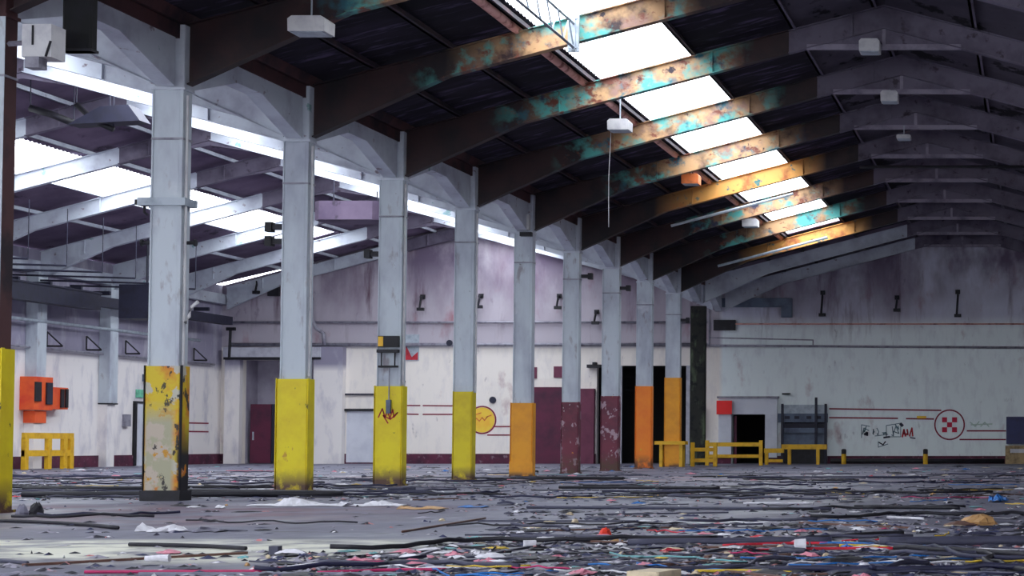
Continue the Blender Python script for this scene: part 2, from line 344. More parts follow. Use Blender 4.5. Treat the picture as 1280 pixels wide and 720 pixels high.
for i, y in enumerate(FR):
    far = y >= 74
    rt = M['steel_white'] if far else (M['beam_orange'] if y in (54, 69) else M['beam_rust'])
    e = empty('roof_beam', (0,0,0), 'right nave roof frame, rusty and teal paint, springing from the %s column' % COLS[i] if not far else 'right nave roof frame painted white, %s' % ('over the bare dark column' if y == 74 else 'flat against the back wall'), 'beam', 'roof frames of the right nave')
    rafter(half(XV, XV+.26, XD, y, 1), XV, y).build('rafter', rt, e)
    rafter([(XD, zr(XD,XV)), (XA, zr(XA,XV))], XV, y).build('ridge_rafter', M['steel_shaded'], e)
    rafter([(x, z) for x, z in half(XR, XR-.05, XA, y, -1)][::-1], XR, y).build('rafter', M['steel_shaded'], e)
    c = MB(); zc = 9.2; c.box(XA-1.62, y-.05, zc-.05, XA+1.62, y+.05, zc+.06); c.box(XA-.04, y-.04, zc+.05, XA+.04, y+.04, zr(XA,XV)); c.build('collar_tie', M['tie'], e)
    c = MB(); c.xz([(XA-1.72, 9.2), (XA+1.72, 9.2), (XA+.04, zr(XA,XV)+.0), (XA-.04, zr(XA,XV)+.0)], y-.02, y+.02); c.build('ridge_plate', M['steel_shaded'], e)
    e = empty('roof_beam', (0,0,0), 'left nave roof frame painted white, springing from the %s column' % COLS[i], 'beam', 'roof frames of the left nave')
    rafter(half(XV, XV-.26, XB, y, -1), XV, y).build('rafter', M['steel_white'], e)
    rafter(half(XL, XL+.32, XL+7.9, y, 1)[::-1], XL, y).build('rafter', M['steel_white'], e)
    rafter([(XB, zr(XB,XL)), (XL+7.9, zr(XL+7.9,XL))], XL, y).build('ridge_rafter', M['steel_shaded'], e)
    c = MB(); c.xz([(XB-1.5, zr(XB-1.5,XL)), (XB, zr(XB,XL)-.16), (XB+1.5, zr(XB+1.5,XV)), (XB, zr(XB,XL)+.0)], y-.03, y+.03); c.build('ridge_plate', M['steel_shaded'], e)

# purlins: long rails on the rafters
def purlin(x, xe, mat, label, y1=YB-.1, w=.06):
    s = MB(); z = zr(x, xe)+.472
    s.box(x-w/2, 14, z, x+w/2, y1, z+.118); s.box(x-w/2, 14, z, x+w/2+.05, y1, z+.012)
    tag(s.build('purlin', mat), label, 'purlin', 'purlins on the roof frames')
for x, t_ in ((-12.2,'nearest the column row'), (-10.8,'midway between columns and skylight'), (-9.44,'along the lower edge of the long skylight'), (-7.3,'along the upper edge of the long skylight')):
    purlin(x, XV, M['purlin_dark'], 'dark rusty purlin under the sooty roof, ' + t_)
purlin(-5.2, XV, M['steel_shaded'], 'dull pale purlin where sooty roof turns to painted roof')
purlin(-3.5, XV, M['steel_shaded'], 'dull pale purlin just below the right nave ridge')
for x, t_ in ((-1.4,'first beyond the right nave ridge'), (.4,'second beyond the right nave ridge'), (2.2,'third beyond the right nave ridge')):
    purlin(x, XR, M['steel_shaded'], 'dull grey purlin, ' + t_)
for x, t_ in ((-15.4,'closest to the valley'), (-16.9,'midway up the near slope'), (-18.45,'below the ridge skylight')): purlin(x, XV, M['steel_white'], 'white purlin in the left nave, ' + t_)
for x, t_ in ((-25.6,'just beyond the ridge'), (-27.6,'above the far skylight'), (-29.75,'below the far skylight'), (-31.8,'nearest the side wall')): purlin(x, XL, M['steel_white'], 'white purlin in the left nave, ' + t_)
# ridge capping and valley gutter
s = MB(); s.xz([(XA-.25, zr(XA-.25,XV)+SH+.05), (XA, zr(XA,XV)+SH+.06), (XA+.25, zr(XA+.25,XR)+SH+.05), (XA, zr(XA,XV)+SH+.1)], Y0, YB); struct('trim_1', s, M['roof_grey'])
s = MB(); s.xz([(XB-.25, zr(XB-.25,XL)+SH+.05), (XB, zr(XB,XL)+SH+.06), (XB+.25, zr(XB+.25,XV)+SH+.05), (XB, zr(XB,XL)+SH+.1)], Y0, YB); struct('trim_2', s, M['roof_pale'])
s = MB(); s.xz([(XV-.3, ZE+SH+.06), (XV-.22, ZE+SH-.1), (XV+.22, ZE+SH-.1), (XV+.3, ZE+SH+.06)], Y0, YB); struct('trim_3', s, M['eave_brown'])

# ------------------------------------------------------------------ columns and eave beams
CD = [  # y, shaft w, sleeve w, sleeve top, material, label
    (24, .46, .60, 2.10, 'paint_yellow', 'nearest column, cut by the frame edge, white over peeling yellow base'),
    (29, .47, .58, 2.08, 'paint_blotchy', 'large white column on a blotchy rusted yellow and grey base'),
    (34, .45, .60, 2.05, 'paint_yellow', 'white column on a bright yellow base with rusty foot and black chips'),
    (39, .48, .60, 2.07, 'paint_yellow', 'white column on yellow base scribbled with red graffiti, switch boxes above'),
    (44, .45, .47, 2.09, 'paint_yellow_deep', 'slim white column on a plain narrow yellow base'),
    (49, .47, .60, 1.93, 'paint_amber', 'white column on a short amber base with a seam near the floor'),
    (54, .45, .52, 2.06, 'paint_maroon', 'white column on a chipped maroon base, nearer of the two maroon ones'),
    (59, .52, .58, 2.36, 'paint_maroon', 'white column on a maroon base flaking to white, farther of the two'),
    (64, .52, .58, 2.82, 'paint_orange', 'white column on a tall bright orange base with yellow stains'),
    (69, .52, .60, 3.28, 'paint_amber', 'white column on the tallest amber base, a stand round its foot'),
    (74, .0, .62, 6.3, 'dark_col', 'bare dark column streaked with green before the back wall')]
for (y, w, sw_, zt, mt, lab) in CD:
    e = empty('column', (XV, y, 0), lab, 'column', 'columns in the valley row')
    d = .34
    if w:
        s = MB()                                                    # H-section with boxed web
        s.chbox(-w/2, -.13, zt-.02, w/2-.05, .13, 6.38, .012); s.box(w/2-.05, -.15, zt-.02, w/2, .15, 6.38)
        s.box(-w/2-.012, -.15, zt-.02, -w/2+.012, .15, 6.38)
        s.build('shaft', M['column'] if y > 24 else M['eave_brown'], e)
        if y == 24: MB().box(w/2-.06, -.16, zt, w/2+.01, -.15, 6.38).build('pale_edge', M['column'], e)
        s = MB(); s.box(-w/2-.03, -.17, 6.38, w/2+.03, .17, 6.42); s.chbox(-w/2-.005, -.15, 6.42, w/2+.005, .15, ZE+SH-.12, .012); s.build('column_head', M['steel_white'] if y > 24 else M['eave_brown'], e)
        s = MB(); s.box(-w/2-.015, -.165, 5.6, w/2+.015, .165, 5.63); s.build('joint_band', M['pipe_grey'], e)
    sw_ -= .03
    s = MB(); s.chbox(-sw_/2, -.17, .03, sw_/2, .17, zt, .02); s.box(-sw_/2-.03, -.2, 0, sw_/2+.03, .2, .035)
    o = s.build('painted_base' if w else 'shaft', M[mt], e)
    if w:
        s = MB()                                                    # corner angle irons guarding the base
        for sx in (-1, 1): s.box(sx*sw_/2-.02*(sx<0)-.0, -.185, .04, sx*sw_/2+.02*(sx>0), -.12, zt+.01) if False else s.box(min(sx*sw_/2, sx*(sw_/2+.012)), -.182, .04, max(sx*sw_/2, sx*(sw_/2+.012)), -.11, zt+.01)
        s.build('corner_iron', M['black'] if y in (29,) else M[mt], e)
    if y == 29:
        s = MB(); s.box(-sw_/2-.035, -.205, 0, sw_/2+.035, .2, .16); s.build('foot_plate', M['black'], e)
    if y == 69:
        s = MB(); s.box(-.62, -.3, .82, .5, .3, .95); s.box(-.45, -.25, 0, -.33, .25, .82); s.box(.28, -.25, 0, .4, .25, .82); s.build('foot_stand', M['yellow'], e)
    if y == 49:
        s = MB(); s.box(-sw_/2-.02, -.19, .36, sw_/2+.02, -.168, .40); s.box(-sw_/2-.02, -.19, 0.03, sw_/2+.02, -.171, .36); s.build('seam_band', M['paint_amber'], e)
ys = [19] + [c[0] for c in CD] + [YB-.2]
for i, (a, b) in enumerate(zip(ys, ys[1:])):
    L = b - a; n0 = a + .24; n1 = b - .24
    e = empty('eave_beam', (XV, a, 0), 'valley beam with arched white lower edge, from the %s column onwards' % (['cut off near'] + COLS[1:])[i], 'beam', 'valley beams between the columns')
    s = MB(); s.yz([(.24, 6.42), (min(2.1,L*.4), ZE), (L-min(2.1,L*.4), ZE), (L-.24, 6.42), (L-.24, ZE+.28), (.24, ZE+.28)], -.14, .14); s.build('lower_beam', M['steel_white'] if i > 0 else M['eave_brown'], e)
    s = MB(); s.box(-.12, .16, ZE+.28, .17, L-.16, ZE+SH-.12); s.build('gutter_board', M['eave_brown'], e)
# left side wall: pilasters, eaves beam
for i, y in enumerate(FR):
    if y < 54 or y > 78: continue
    s = MB(); s.chbox(0, -.3, 2.35, .42, .3, ZE-.18, .015); e = empty('wall_pilaster', (XL, y, 0), 'white boxed pilaster on the left side wall, in line with the %s column' % COLS[i], 'pilaster', 'pilasters on the side wall')
    s.build('upper_post', M['column'], e); s = MB(); s.box(0, -.31, 2.3, .44, .31, 2.35); s.build('ledge', M['black'], e)
    s = MB(); s.box(0, -.28, 0, .34, .28, 2.3); s.build('lower_post', M['side_wall'], e)
s = MB(); s.box(XL+.05, 20, ZE-.15, XL+.22, YB-.1, ZE+.25); s.box(XL+.01, 20, ZE-.17, XL+.3, YB-.1, ZE-.15)
tag(s.build('eave_girder', M['steel_white']), 'long white girder along the top of the left side wall', 'girder')

# ------------------------------------------------------------------ back wall furniture
yb = YB - .006
def wbox(px0, py0, px1, py1, d=.1, y=YB-.003, s=None):
    s = s or MB(); x0, z1 = W(px0, py0); x1, z0 = W(px1, py1); s.box(x0, y-d, max(z0, 0), x1, y, z1); return s
# pipes
def pipe(name, pts, r, mat, lab, cat='pipe', k=8):
    return tag(MB().tube(pts, r, k).build(name, M[mat], smooth=True), lab, cat)
x0, z0 = W(288, 403); x1, z1 = W(884, 404)
pipe('wall_pipe', [(x0, YB-.12, z0), (x1, YB-.12, z0)], .05, 'pipe_grey', 'upper grey pipe along the left nave back wall')
x0, z0 = W(288, 431)
pipe('wall_pipe', [(x0, YB-.16, z0), (x1, YB-.16, z0)], .075, 'pipe_grey', 'lower thicker grey pipe along the left nave back wall')
x0, z0 = W(905, 405); x1, _ = W(1330, 405)
pipe('wall_pipe', [(x0, YB-.08, z0), (x1, YB-.08, z0)], .03, 'pipe_pink', 'thin rusty pipe along the right nave back wall')
x0, z0 = W(886, 432); x1, z1 = W(1330, 435)
pipe('wall_pipe', [(x0, YB-.1, z0), (x1, YB-.1, z1)], .05, 'pipe_grey', 'grey pipe along the right nave back wall below the rusty one')
pipe('floor_pipe', [(*F(0,0)[:0], W(1040,0)[0], YB-.5, .12), (W(1256,0)[0], YB-.5, .12)], .1, 'black', 'black pipe lying along the foot of the right nave back wall')
# L-shaped duct
e = empty('wall_duct', (0,0,0), 'dark grey L-shaped duct high on the right nave back wall', 'duct')
wbox(897, 373, 990, 384, .3).build('duct_run', M['steel_blue'], e); wbox(977, 384, 990, 397, .3).build('duct_drop', M['steel_blue'], e)
o = wbox(892, 400, 919, 413, .15).build('vent_box', M['black']); tag(o, 'black rectangular vent box under the dark L-shaped duct', 'vent')
s = MB(); zA = W(0, 385)[1]; zB = W(0, 432)[1]
for a, b in (((886,432),(886,385)), ((886,422),(1016,425)), ((1016,425),(1016,433))): s.flat([W(*a), W(*b)], .05, yb, .03)
tag(s.build('cable_trunking', M['pipe_grey']), 'thin grey cable trunking framing the black vent box', 'trunking')
# hooks with hanging fittings
for px, py, hh, lab in ((1028, 366, 30, 'beside the dark L-shaped duct'), (1121, 372, 18, 'smallest, midway along the right wall'), (1197, 365, 32, 'nearest the frame edge'), (527, 371, 18, 'between scribbled yellow and slim yellow columns'), (600, 370, 16, 'just past the slim yellow column'), (698, 370, 17, 'behind the thin maroon column'), (745, 390, 16, 'between the two maroon columns'), (322, 352, 16, 'over the recessed doorway')):
    x, z = W(px, py); h = hh*.0338; s = MB()
    s.tube([(x, YB-.01, z), (x, YB-.3, z-.02), (x+.02, YB-.34, z-.15), (x-.03, YB-.34, z-h+.12)], .045, 8); s.box(x-.13, YB-.42, z-h, x+.16, YB-.28, z-h+.13); s.box(x-.1, YB-.06, z-.08, x+.1, YB-.003, z+.1)
    tag(s.build('wall_bracket', M['black']), 'black bracket with hanging fitting on the back wall, ' + lab, 'bracket', 'black brackets on the back wall')
# recessed doorway of the left nave
e = empty('door_surround', (0,0,0), 'projecting white door surround with heavy lintel, left nave back wall', 'doorway')
wbox(284, 435, 405, 447, .5).build('lintel', M['lintel_grey'], e); wbox(284, 447, 405, 450, .45).build('lintel_shadow_strip', M['black'], e)  # black strip stands in for the shadow under the lintel
wbox(284, 450, 303, 582, .3).build('jamb', M['side_wall'], e); wbox(396, 434, 432, 582, .4).build('pier', M['side_wall'], e)
e = empty('door_1', (0,0,0), None, None); e['kind'] = 'structure'
s = MB(); x0, z1 = W(307, 505); x1, _ = W(333, 505); s.box(x0, YB+.5, .02, x1, YB+.56, z1); s.build('door_leaf', M['maroon_door'], e)
s = MB(); s.box(x1+.02, YB+.5, .02, W(350,0)[0], YB+.56, z1); s.build('door_leaf', M['duct'], e)
s = MB(); s.box(x0+.1, YB+.47, 1.0, x0+.16, YB+.5, 1.35); s.build('door_handle', M['steel_light'], e)
e = empty('door_2', (0,0,0), None, None); e['kind'] = 'structure'
wbox(434, 514, 469, 578, .05).build('door_leaf', M['white_door'], e); wbox(431, 511, 472, 514, .14).build('door_lintel', M['black'], e); wbox(431, 492, 472, 494, .1).build('door_lintel', M['duct'], e)
# maroon sliding doors
e = empty('door_3', (0,0,0), None, None); e['kind'] = 'structure'
wbox(667, 484, 722, 582, .12).build('sliding_panel', M['maroon_door'], e); wbox(722, 486, 744, 582, .2).build('sliding_panel', M['maroon_pale'], e)
s = MB(); wbox(735, 456, 752, 460, .3, s=s); wbox(742, 453, 746, 457, .3, s=s); s.build('door_rail', M['black'], e)
for (a, b, c, d_, t_) in ((692, 458, 704, 472, 'larger, right over the maroon door'), (664, 459, 671, 473, 'narrow, by the amber column')):
    tag(wbox(a, b, c, d_, .05).build('wall_plate', M['maroon_pale']), 'maroon square plate on the white back wall, ' + t_, 'plate', 'maroon plates over the sliding door')
# mullions in the big dark opening
s = MB(); wbox(772, 457, 776, 582, .12, YB+.3, s); wbox(858, 457, 868, 582, .1, s=s); struct('trim_4', s, M['lintel_grey'])
# right doorway
e = empty('door_surround', (0,0,0), 'plain white door surround round the black doorway, right nave', 'doorway')
wbox(899, 498, 972, 518, .14).build('lintel', M['white_door'], e); wbox(899, 518, 915, 572, .14).build('jamb', M['white_door'], e); wbox(957, 518, 972, 572, .14).build('jamb', M['white_door'], e)
s = MB(); wbox(897, 495.5, 974, 498, .2, s=s); s.build('drip_cap', M['pipe_grey'], e)
o = wbox(897, 501, 916, 518, .1, YB-.18).build('red_sign', M['red_sign']); tag(o, 'bright red square sign board at the corner of the black doorway', 'sign')
s = MB(); s.box(W(918,0)[0], YB-.02, 0, W(921,0)[0], YB+.05, W(0,520)[1]); struct('trim_5', s, M['maroon_door'])
# loading bay rack
e = empty('loading_bay_rack', (0,0,0), 'blue-grey steel rack with upright posts in the loading bay', 'rack')
s = MB()
for px in (979, 1021, 1033): x, _ = W(px, 0); s.box(x-.05, YB-.3, .0, x+.05, YB-.2, W(0, 497 if px == 1021 else 505)[1])
s.build('post', M['duct'], e)
wbox(973, 517, 1035, 528, .18).build('shelf_panel', M['steel_blue'], e); wbox(979, 529, 1034, 535, .05).build('shelf_panel', M['duct'], e); wbox(979, 535, 1034, 541, .2).build('shelf_panel', M['steel_blue'], e); wbox(979, 541, 1034, 560, .04).build('back_panel', M['steel_blue'], e); wbox(979, 506, 1034, 517, .03).build('back_panel', M['steel_light'], e)
wbox(979, 562, 1034, 582, .04).build('back_panel', M['black'], e)
for i_, px in enumerate((985, 997, 1012, 1024)):
    s = MB(); x, z = W(px, 522); s.box(x-.1, YB-.24, z-.06, x+.1, YB-.18, z+.06); s.build('bolt_plate', M['duct'], e)
tag(wbox(978, 491.5, 988, 493.5, .15).build('wall_bracket', M['black']), 'short black bar bracket above the loading bay rack', 'bracket')
# blue panel and cabinet at the frame edge
tag(wbox(1258, 521, 1290, 555, .25).build('blue_panel', M['blue_panel']), 'dark blue board on the right wall by the frame edge', 'board')
e = empty('low_cabinet', (0,0,0), 'low tan cabinet under the dark blue board', 'cabinet')
wbox(1257, 557, 1292, 580, .6).build('body', M['tan'], e); wbox(1263, 561, 1292, 566, .03, YB-.61).build('label_panel', M['lamp_box'], e)
# poster and small wall items, left nave
e = empty('wall_poster', (0,0,0), 'blue-grey poster with red lower corner beside the scribbled column', 'poster')
wbox(503, 418, 523, 451, .04).build('board', M['steel_light'], e)
s = MB(); x0, z0 = W(504, 450); x1, z1 = W(522, 432); y = YB-.045
s.xz([(x0, z0), (x1, z0), (x1, z0+.35), (x0+.35, z0+.12), (x0+.1, z0+.62), (x0, z0+.6)], y-.004, y); s.build('print', M['graffiti_red'], e)
o = MB().ring(*W(616,500), 0, .14, YB-.003, .06, 16).build('wall_vent', M['duct']); tag(o, 'small round dark vent above the yellow ball emblem', 'vent')
o = MB().ring(*W(563,429), 0, .13, YB-.2, .06, 16).build('valve_wheel', M['duct']); tag(o, 'dark round valve on the lower wall pipe', 'valve')
o = MB().ring(*W(501,477), 0, .2, YB-.003, .2, 8).build('wall_vent', M['black']); tag(o, 'black clump of broken fitting under the wall poster', 'fitting')
s = MB(); x, z = W(395, 405)
s.tube([(x-.1, YB-.36, z+1.1), (x-.1, YB-.36, z+.2), (x+.1, YB-.36, z-.2), (x+.4, YB-.36, z-.4), (x+.45, YB-.36, z-.9)], .08, 10)
tag(s.build('drain_pipe', M['pipe_grey'], smooth=True), 'short bent grey pipe above the doorway pier', 'pipe')
s = MB(); s.tube([(W(293,0)[0], YB-.5, W(0,410)[1]), (W(292,0)[0], YB-.5, W(0,448)[1])], .06, 8); s.box(W(288,0)[0], YB-.56, W(0,414)[1], W(299,0)[0], YB-.44, W(0,410)[1])
tag(s.build('pipe_stub', M['black']), 'black stub pipe standing before the heavy door lintel', 'pipe')
tag(wbox(334, 357, 348, 370, .17).build('loudspeaker', M['black']), 'black loudspeaker box high on the left nave back wall', 'loudspeaker')
tag(wbox(876, 508, 880, 545, .25).build('wall_duct', M['lintel_grey']), 'slim pale trunking behind the bare dark column', 'trunking')

# painted marks on the back wall
s = MB()
for a, b in (((505,506.8),(525,507)), ((529,507),(590,507.5)), ((505,517.6),(523,518)), ((529,518),(590,518)), ((617,533.2),(650,533.2)), ((610,543.8),(650,543.8))): s.flat([W(*a), W(*b)], .055, yb)
for a, b in (((1037,511),(1176,513)), ((1037,522),(1122,523)), ((1133,523.3),(1167,523.8)), ((1209,538.6),(1257,538.6)), ((1200,549.4),(1257,549.4))): s.flat([W(*a), W(*b)], .06, yb)
s.build('painted_stripe', M['maroon_line'], wall)
sl = bpy.data.objects['wall_left']
for py in (528, 539):
    y0, z0 = S(205, py); y1, z1 = S(261, py); MB().box(XL, y0, z0-.03, XL+.006, y1, z0+.03).build('painted_stripe', M['maroon_line'], sl)
s = MB(); s.ring(*W(603, 525), .54, .60, yb, .006, 48).build('emblem_ring', M['maroon_line'], wall)
MB().ring(*W(603, 525), 0, .53, yb, .004, 40).build('emblem_disc', M['sun_yellow'], wall)
s = MB(); cx, cz = W(603, 525)
s.flat([(cx-.35,cz-.1),(cx-.25,cz+.08),(cx-.12,cz-.05),(cx,cz+.1),(cx+.1,cz-.02),(cx+.22,cz+.14),(cx+.38,cz+.2)], .045, yb-.005); s.flat([(cx-.3,cz+.22),(cx-.05,cz+.3)], .04, yb-.005); s.build('emblem_scribble', M['orange_box'], wall)
cx, cz = W(1187, 531); MB().ring(cx, cz, .59, .65, yb, .006, 48).build('emblem_ring', M['maroon_line'], wall)
s = MB(); q = .105
for i in (-1, 0, 1):
    for j in (-1, 0, 1):
        if (i+j) % 2 == 0: s.box(cx+i*.21-q, yb-.006, cz+j*.21-q, cx+i*.21+q, yb, cz+j*.21+q)
s.build('emblem_squares', M['logo_red'], wall)
s = MB(); s.flat([W(1147,521.5), W(1157,521.5)], .1, yb-.006); s.build('yellow_tag', M['sun_yellow'], wall)
g = MB(); rg = random.Random(3)
def glyph(px, py, w, h, n, mb, th=.05):
    pts = [W(px + rg.uniform(0, w), py + rg.uniform(0, h)) for _ in range(n)]; mb.flat(pts, th, yb)
for px, py, w, h in ((1078,532,8,13), (1088,536,6,8), (1095,535,4,9), (1102,540,7,5), (1110,531,8,14), (1117,530,8,12)): glyph(px, py, w, h, 6, g, .035)
for a, b in (((1077,531),(1077,547)), ((1077,531),(1087,533)), ((1108,532),(1126,529)), ((1126,529),(1126,546)), ((1108,532),(1108,546)), ((1108,546),(1126,546)), ((1094,545),(1110,543)), ((1098,552),(1098,559)), ((1098,559),(1110,555))): g.flat([W(*a), W(*b)], .03, yb)
g.build('graffiti', M['graffiti_grey'], wall)
g = MB(); g.flat([W(1081,543), W(1084,541), W(1084,544)], .1, yb-.005); g.flat([W(1105,547),W(1112,546)], .07, yb-.005); g.flat([W(1126,530),W(1128,532)], .12, yb-.005); g.flat([W(1138,547),W(1144,548)], .05, yb-.005); g.flat([W(1099,553),W(1104,556),W(1107,552)], .05, yb-.005); g.build('graffiti', M['graffiti_dark'], wall)
g = MB(); g.flat([W(1128,546), W(1130,537), W(1132,545)], .07, yb); g.flat([W(1129,542),W(1135,543),W(1134,537)], .07, yb); g.flat([W(1137,545),W(1140,535),W(1141,545)], .06, yb); g.build('graffiti', M['graffiti_red'], wall)
g = MB()
for (a, b) in (((1213,528),(1219,533)), ((1219,533),(1224,527)), ((1226,533),(1231,528)), ((1231,528),(1236,533)), ((1214,531),(1240,530))): g.flat([W(*a), W(*b)], .05, yb)
g.build('faint_lettering', M['faint_green'], wall)

# yellow barriers on the floor
def barrier(name, x, y, w, h, rails, posts, lab, mat='yellow', rz=0, t=.14):
    e = empty(name, (x, y, 0), lab, 'barrier', 'yellow guard rails', rz)
    for z0, z1, a, b in rails: MB().chbox(a, -.06, z0, b, .06, z1, .01).build('rail', M[mat], e)
    for px in posts: MB().chbox(px-t/2, -.07, 0, px+t/2, .07, h, .01).build('post', M[mat], e)
    return e
k = 73/FPX
barrier('guard_rail', (918-VX)*k, 73, 2.3, .98, [(.74,.9,-1.12,1.12), (.3,.43,-1.12,1.12)], [-1.05, 1.05], 'long two-rail yellow guard rail before the black doorway')
k = 70/FPX
barrier('guard_rail', (872-VX)*k+.25, 70, .8, .9, [(.56,.7,-.5,.5), (.16,.3,-.5,.5)], [-.42, .42], 'short yellow guard rail between the dark column and amber base')
k = 76/FPX
e = barrier('guard_rail', (1005-VX)*k, 76, 1.9, .62, [(.62,.82,-.9,.95)], [-.58, .58], 'higher yellow guard rail before the loading bay rack')
e = barrier('guard_rail', (971-VX)*k, 75.3, .9, .5, [(.48,.66,-.4,.4), (.1,.22,-.35,.35)], [-.3], 'low stepped yellow guard rail beside the loading bay rack')
for px, t_ in ((1055, 'nearest the loading bay'), (1157, 'under the checkered emblem')):
    e = empty('bollard', ((px-VX)*77/FPX, 77, 0), 'short yellow bollard with a dark top, ' + t_, 'bollard', 'bollards along the right wall')
    MB().tube([(0,0,0),(0,0,.42)], .1, 12).build('post', M['yellow'], e, smooth=False); MB().tube([(0,0,.42),(0,0,.6),(0,0,.63)], [.1,.1,.06], 12).build('cap', M['black'], e)

# ------------------------------------------------------------------ left side wall furniture
def sbox(px0, py0, px1, py1, d=.1, x=XL+.004, s=None):
    s = s or MB(); y0, _ = S(px0, 0); y1, _ = S(px1, 0); ym = (y0+y1)/2
    z1 = CH+(VY-py0)*ym/FPX; z0 = CH+(VY-py1)*ym/FPX; s.box(x, y0, max(z0, 0), x+d, y1, z1); return s
e = empty('switchgear', (0,-.55,0), 'orange and red switchgear cabinet on the left side wall', 'machine')
sbox(35, 472, 58, 513, .5).build('cabinet_body', M['orange_machine'], e); sbox(35, 478, 42, 502, .06, XL+.504).build('door_panel', M['black'], e)
sbox(49, 479, 56, 506, .06, XL+.504).build('door_panel', M['duct'], e)
sbox(60, 485, 80, 512, .42).build('side_cabinet', M['orange_machine'], e); sbox(70, 487, 74, 510, .05, XL+.424).build('louvre', M['black'], e); sbox(76, 487, 79, 510, .05, XL+.424).build('louvre', M['black'], e)
sbox(40, 514, 54, 529, .4).build('junction_box', M['orange_machine'], e); sbox(45, 529, 54, 541, .15).build('conduit', M['steel_blue'], e)
y0 = S(33,0)[0]; y1 = S(92,0)[0]
e = empty('guard_rail', (XL+1.3, (y0+y1)/2-2.55, 0), 'yellow framed guard rail under the orange switchgear', 'barrier', 'yellow guard rails', PI/2)
L = (y1-y0)/2
for z0, z1 in ((1.02,1.22), (.44,.64)): MB().chbox(-L, -.06, z0, L, .06, z1, .01).build('rail', M['yellow'], e)
for px in (-L+.12, 0, L-.55, L-.12): MB().chbox(px-.12, -.07, 0.0, px+.12, .07, 1.05, .01).build('post', M['yellow'], e)
e = empty('door_4', (0,0,0), None, None); e['kind'] = 'structure'
sbox(168, 504, 190, 582, .06).build('door_leaf', M['white_door'], e); sbox(166, 502, 190, 504, .12).build('door_lintel', M['black'], e); sbox(166, 504, 168.5, 582, .1).build('door_jamb', M['black'], e)
tag(sbox(169, 487, 178, 497, .05).build('exit_sign', M['green_sign']), 'small pale green sign above the side wall door', 'sign')
tag(sbox(153, 518, 159, 533, .15).build('wall_telephone', M['pipe_grey']), 'small grey box fixed beside the side wall door', 'box')
tag(sbox(177, 468, 184, 477, .25).build('wall_lamp', M['steel_blue']), 'small blue-grey lamp above the side wall door', 'lamp')
zt = .147*(-XL)+CH
e = empty('cable_tray', (XL+.9, 0, zt), 'long black cable tray hung along the left side wall', 'tray')
s = MB(); s.box(-.25, 40, -.38, .25, 66.5, .22); s.box(-.29, 40, .18, .29, 66.5, .24); s.build('tray', M['duct'], e)
s = MB(); s.box(-.2, 66.5, -.22, .2, 77.5, .12); s.build('narrow_tray', M['duct'], e)
for i in range(16): MB().box(-.3, 45+2*i, .2, .3, 45.12+2*i, .34).build('clamp', M['duct'], e)
pipe('side_wall_pipe', [(XL+.4, 40, 5.05), (XL+.4, 76, 5.05)], .06, 'steel_light', 'pale pipe running along the side wall below the black tray')
pipe('side_wall_pipe', [(XL+.15, 40, 4.15), (XL+.15, 78, 4.15)], .04, 'pipe_grey', 'thin grey pipe low along the left side wall')
for y_, t_ in ((64.9, 'above the switchgear'), (67.6, 'between the two side pilasters'), (70.5, 'over the side wall door'), (76.2, 'closest to the back wall corner')):
    s = MB(); z_ = 4.25; x_ = XL+.1
    s.bar((x_, y_, z_), (x_, y_, z_+.5), .045); s.bar((x_, y_, z_), (x_+.5, y_+.1, z_), .045); s.bar((x_, y_, z_+.5), (x_+.5, y_+.1, z_), .035)
    tag(s.build('triangle_bracket', M['black']), 'black triangular bracket on the side wall, ' + t_, 'bracket', 'triangular brackets on the side wall')
for k_ in range(6):
    s = MB(); y_ = 55+2.2*k_; s.tube([(XL+.3, y_, 6.45-.0*k_), (XL+4.6, y_+.3, 6.35)], .035, 6)
    tag(s.build('conduit_rod', M['duct']), 'thin dark rod reaching out under the side girder, %s' % ['nearest of six','second nearest','third nearest','fourth nearest','fifth nearest','farthest'][k_], 'rod', 'rods under the side girder')
    MB().tube([(XL+4.6, y_+.3, 6.35), (XL+4.6, y_+.3, zr(XL+4.6, XL))], .015, 5).build('hanger', M['duct'], bpy.data.objects[[o.name for o in C.objects][-1]])
# dark drop pipe and unit heater of the left nave
x_, y_, z_ = P(160, 385, 66); s = MB(); s.box(x_-.1, 65.4, z_-.4, x_+1.2, 66.6, z_+.8); s.bar((x_+.6, 66, z_+.8), (x_+.6, 66, zr(x_+.6, XL)+SH), .06)
tag(s.build('unit_heater', M['duct']), 'dark unit heater hanging behind the blotchy yellow column', 'heater')
x_, y_, z_ = P(460, 265, 60)
e = empty('hanging_duct', (0,0,0), 'bulky pinkish grey unit hung under the left nave skylight', 'duct'); s = MB(); s.chbox(x_-1.6, 59.3, z_-.3, x_+.5, 60.7, z_+.3, .2); s.build('body', M['roof_pale'], e)
for dx in (-1.2, .2): MB().tube([(x_+dx, 60, z_+.3), (x_+dx, 60, zr(x_+dx, XV)+SH)], .02, 5).build('hanger', M['duct'], e)
def hung(pts, r, lab, xe):
    o = pipe('suspended_pipe', pts, r, 'black', lab); s = MB()
    for p in (pts[0], pts[-1]): s.tube([(p[0], p[1], p[2]), (p[0], p[1], zr(p[0], xe)+SH)], .015, 5)
    s.build('hanger', M['duct'], o)
q = lambda px, py: P(px, py, 46.5)
hung([q(30,133), q(55,140), q(85,152)], .09, 'black sagging pipe below the left nave ridge, beside the nearest column', XL)
hung([q(88,128), q(112,150), q(135,160)], .07, 'black slanting pipe below the left nave ridge', XL)
x_, y_, z_ = P(130, 156, 46.5); s = MB(); s.xz([(x_-.9, z_), (x_+.9, z_+.1), (x_+.6, z_+.5), (x_-.1, z_+.45)], 46.2, 46.8); s.tube([(x_, 46.5, z_+.3), (x_, 46.5, zr(x_, XL)+SH)], .02, 5)
tag(s.build('hopper', M['duct']), 'dark hanging hopper between the near column and the blotchy one', 'hopper')
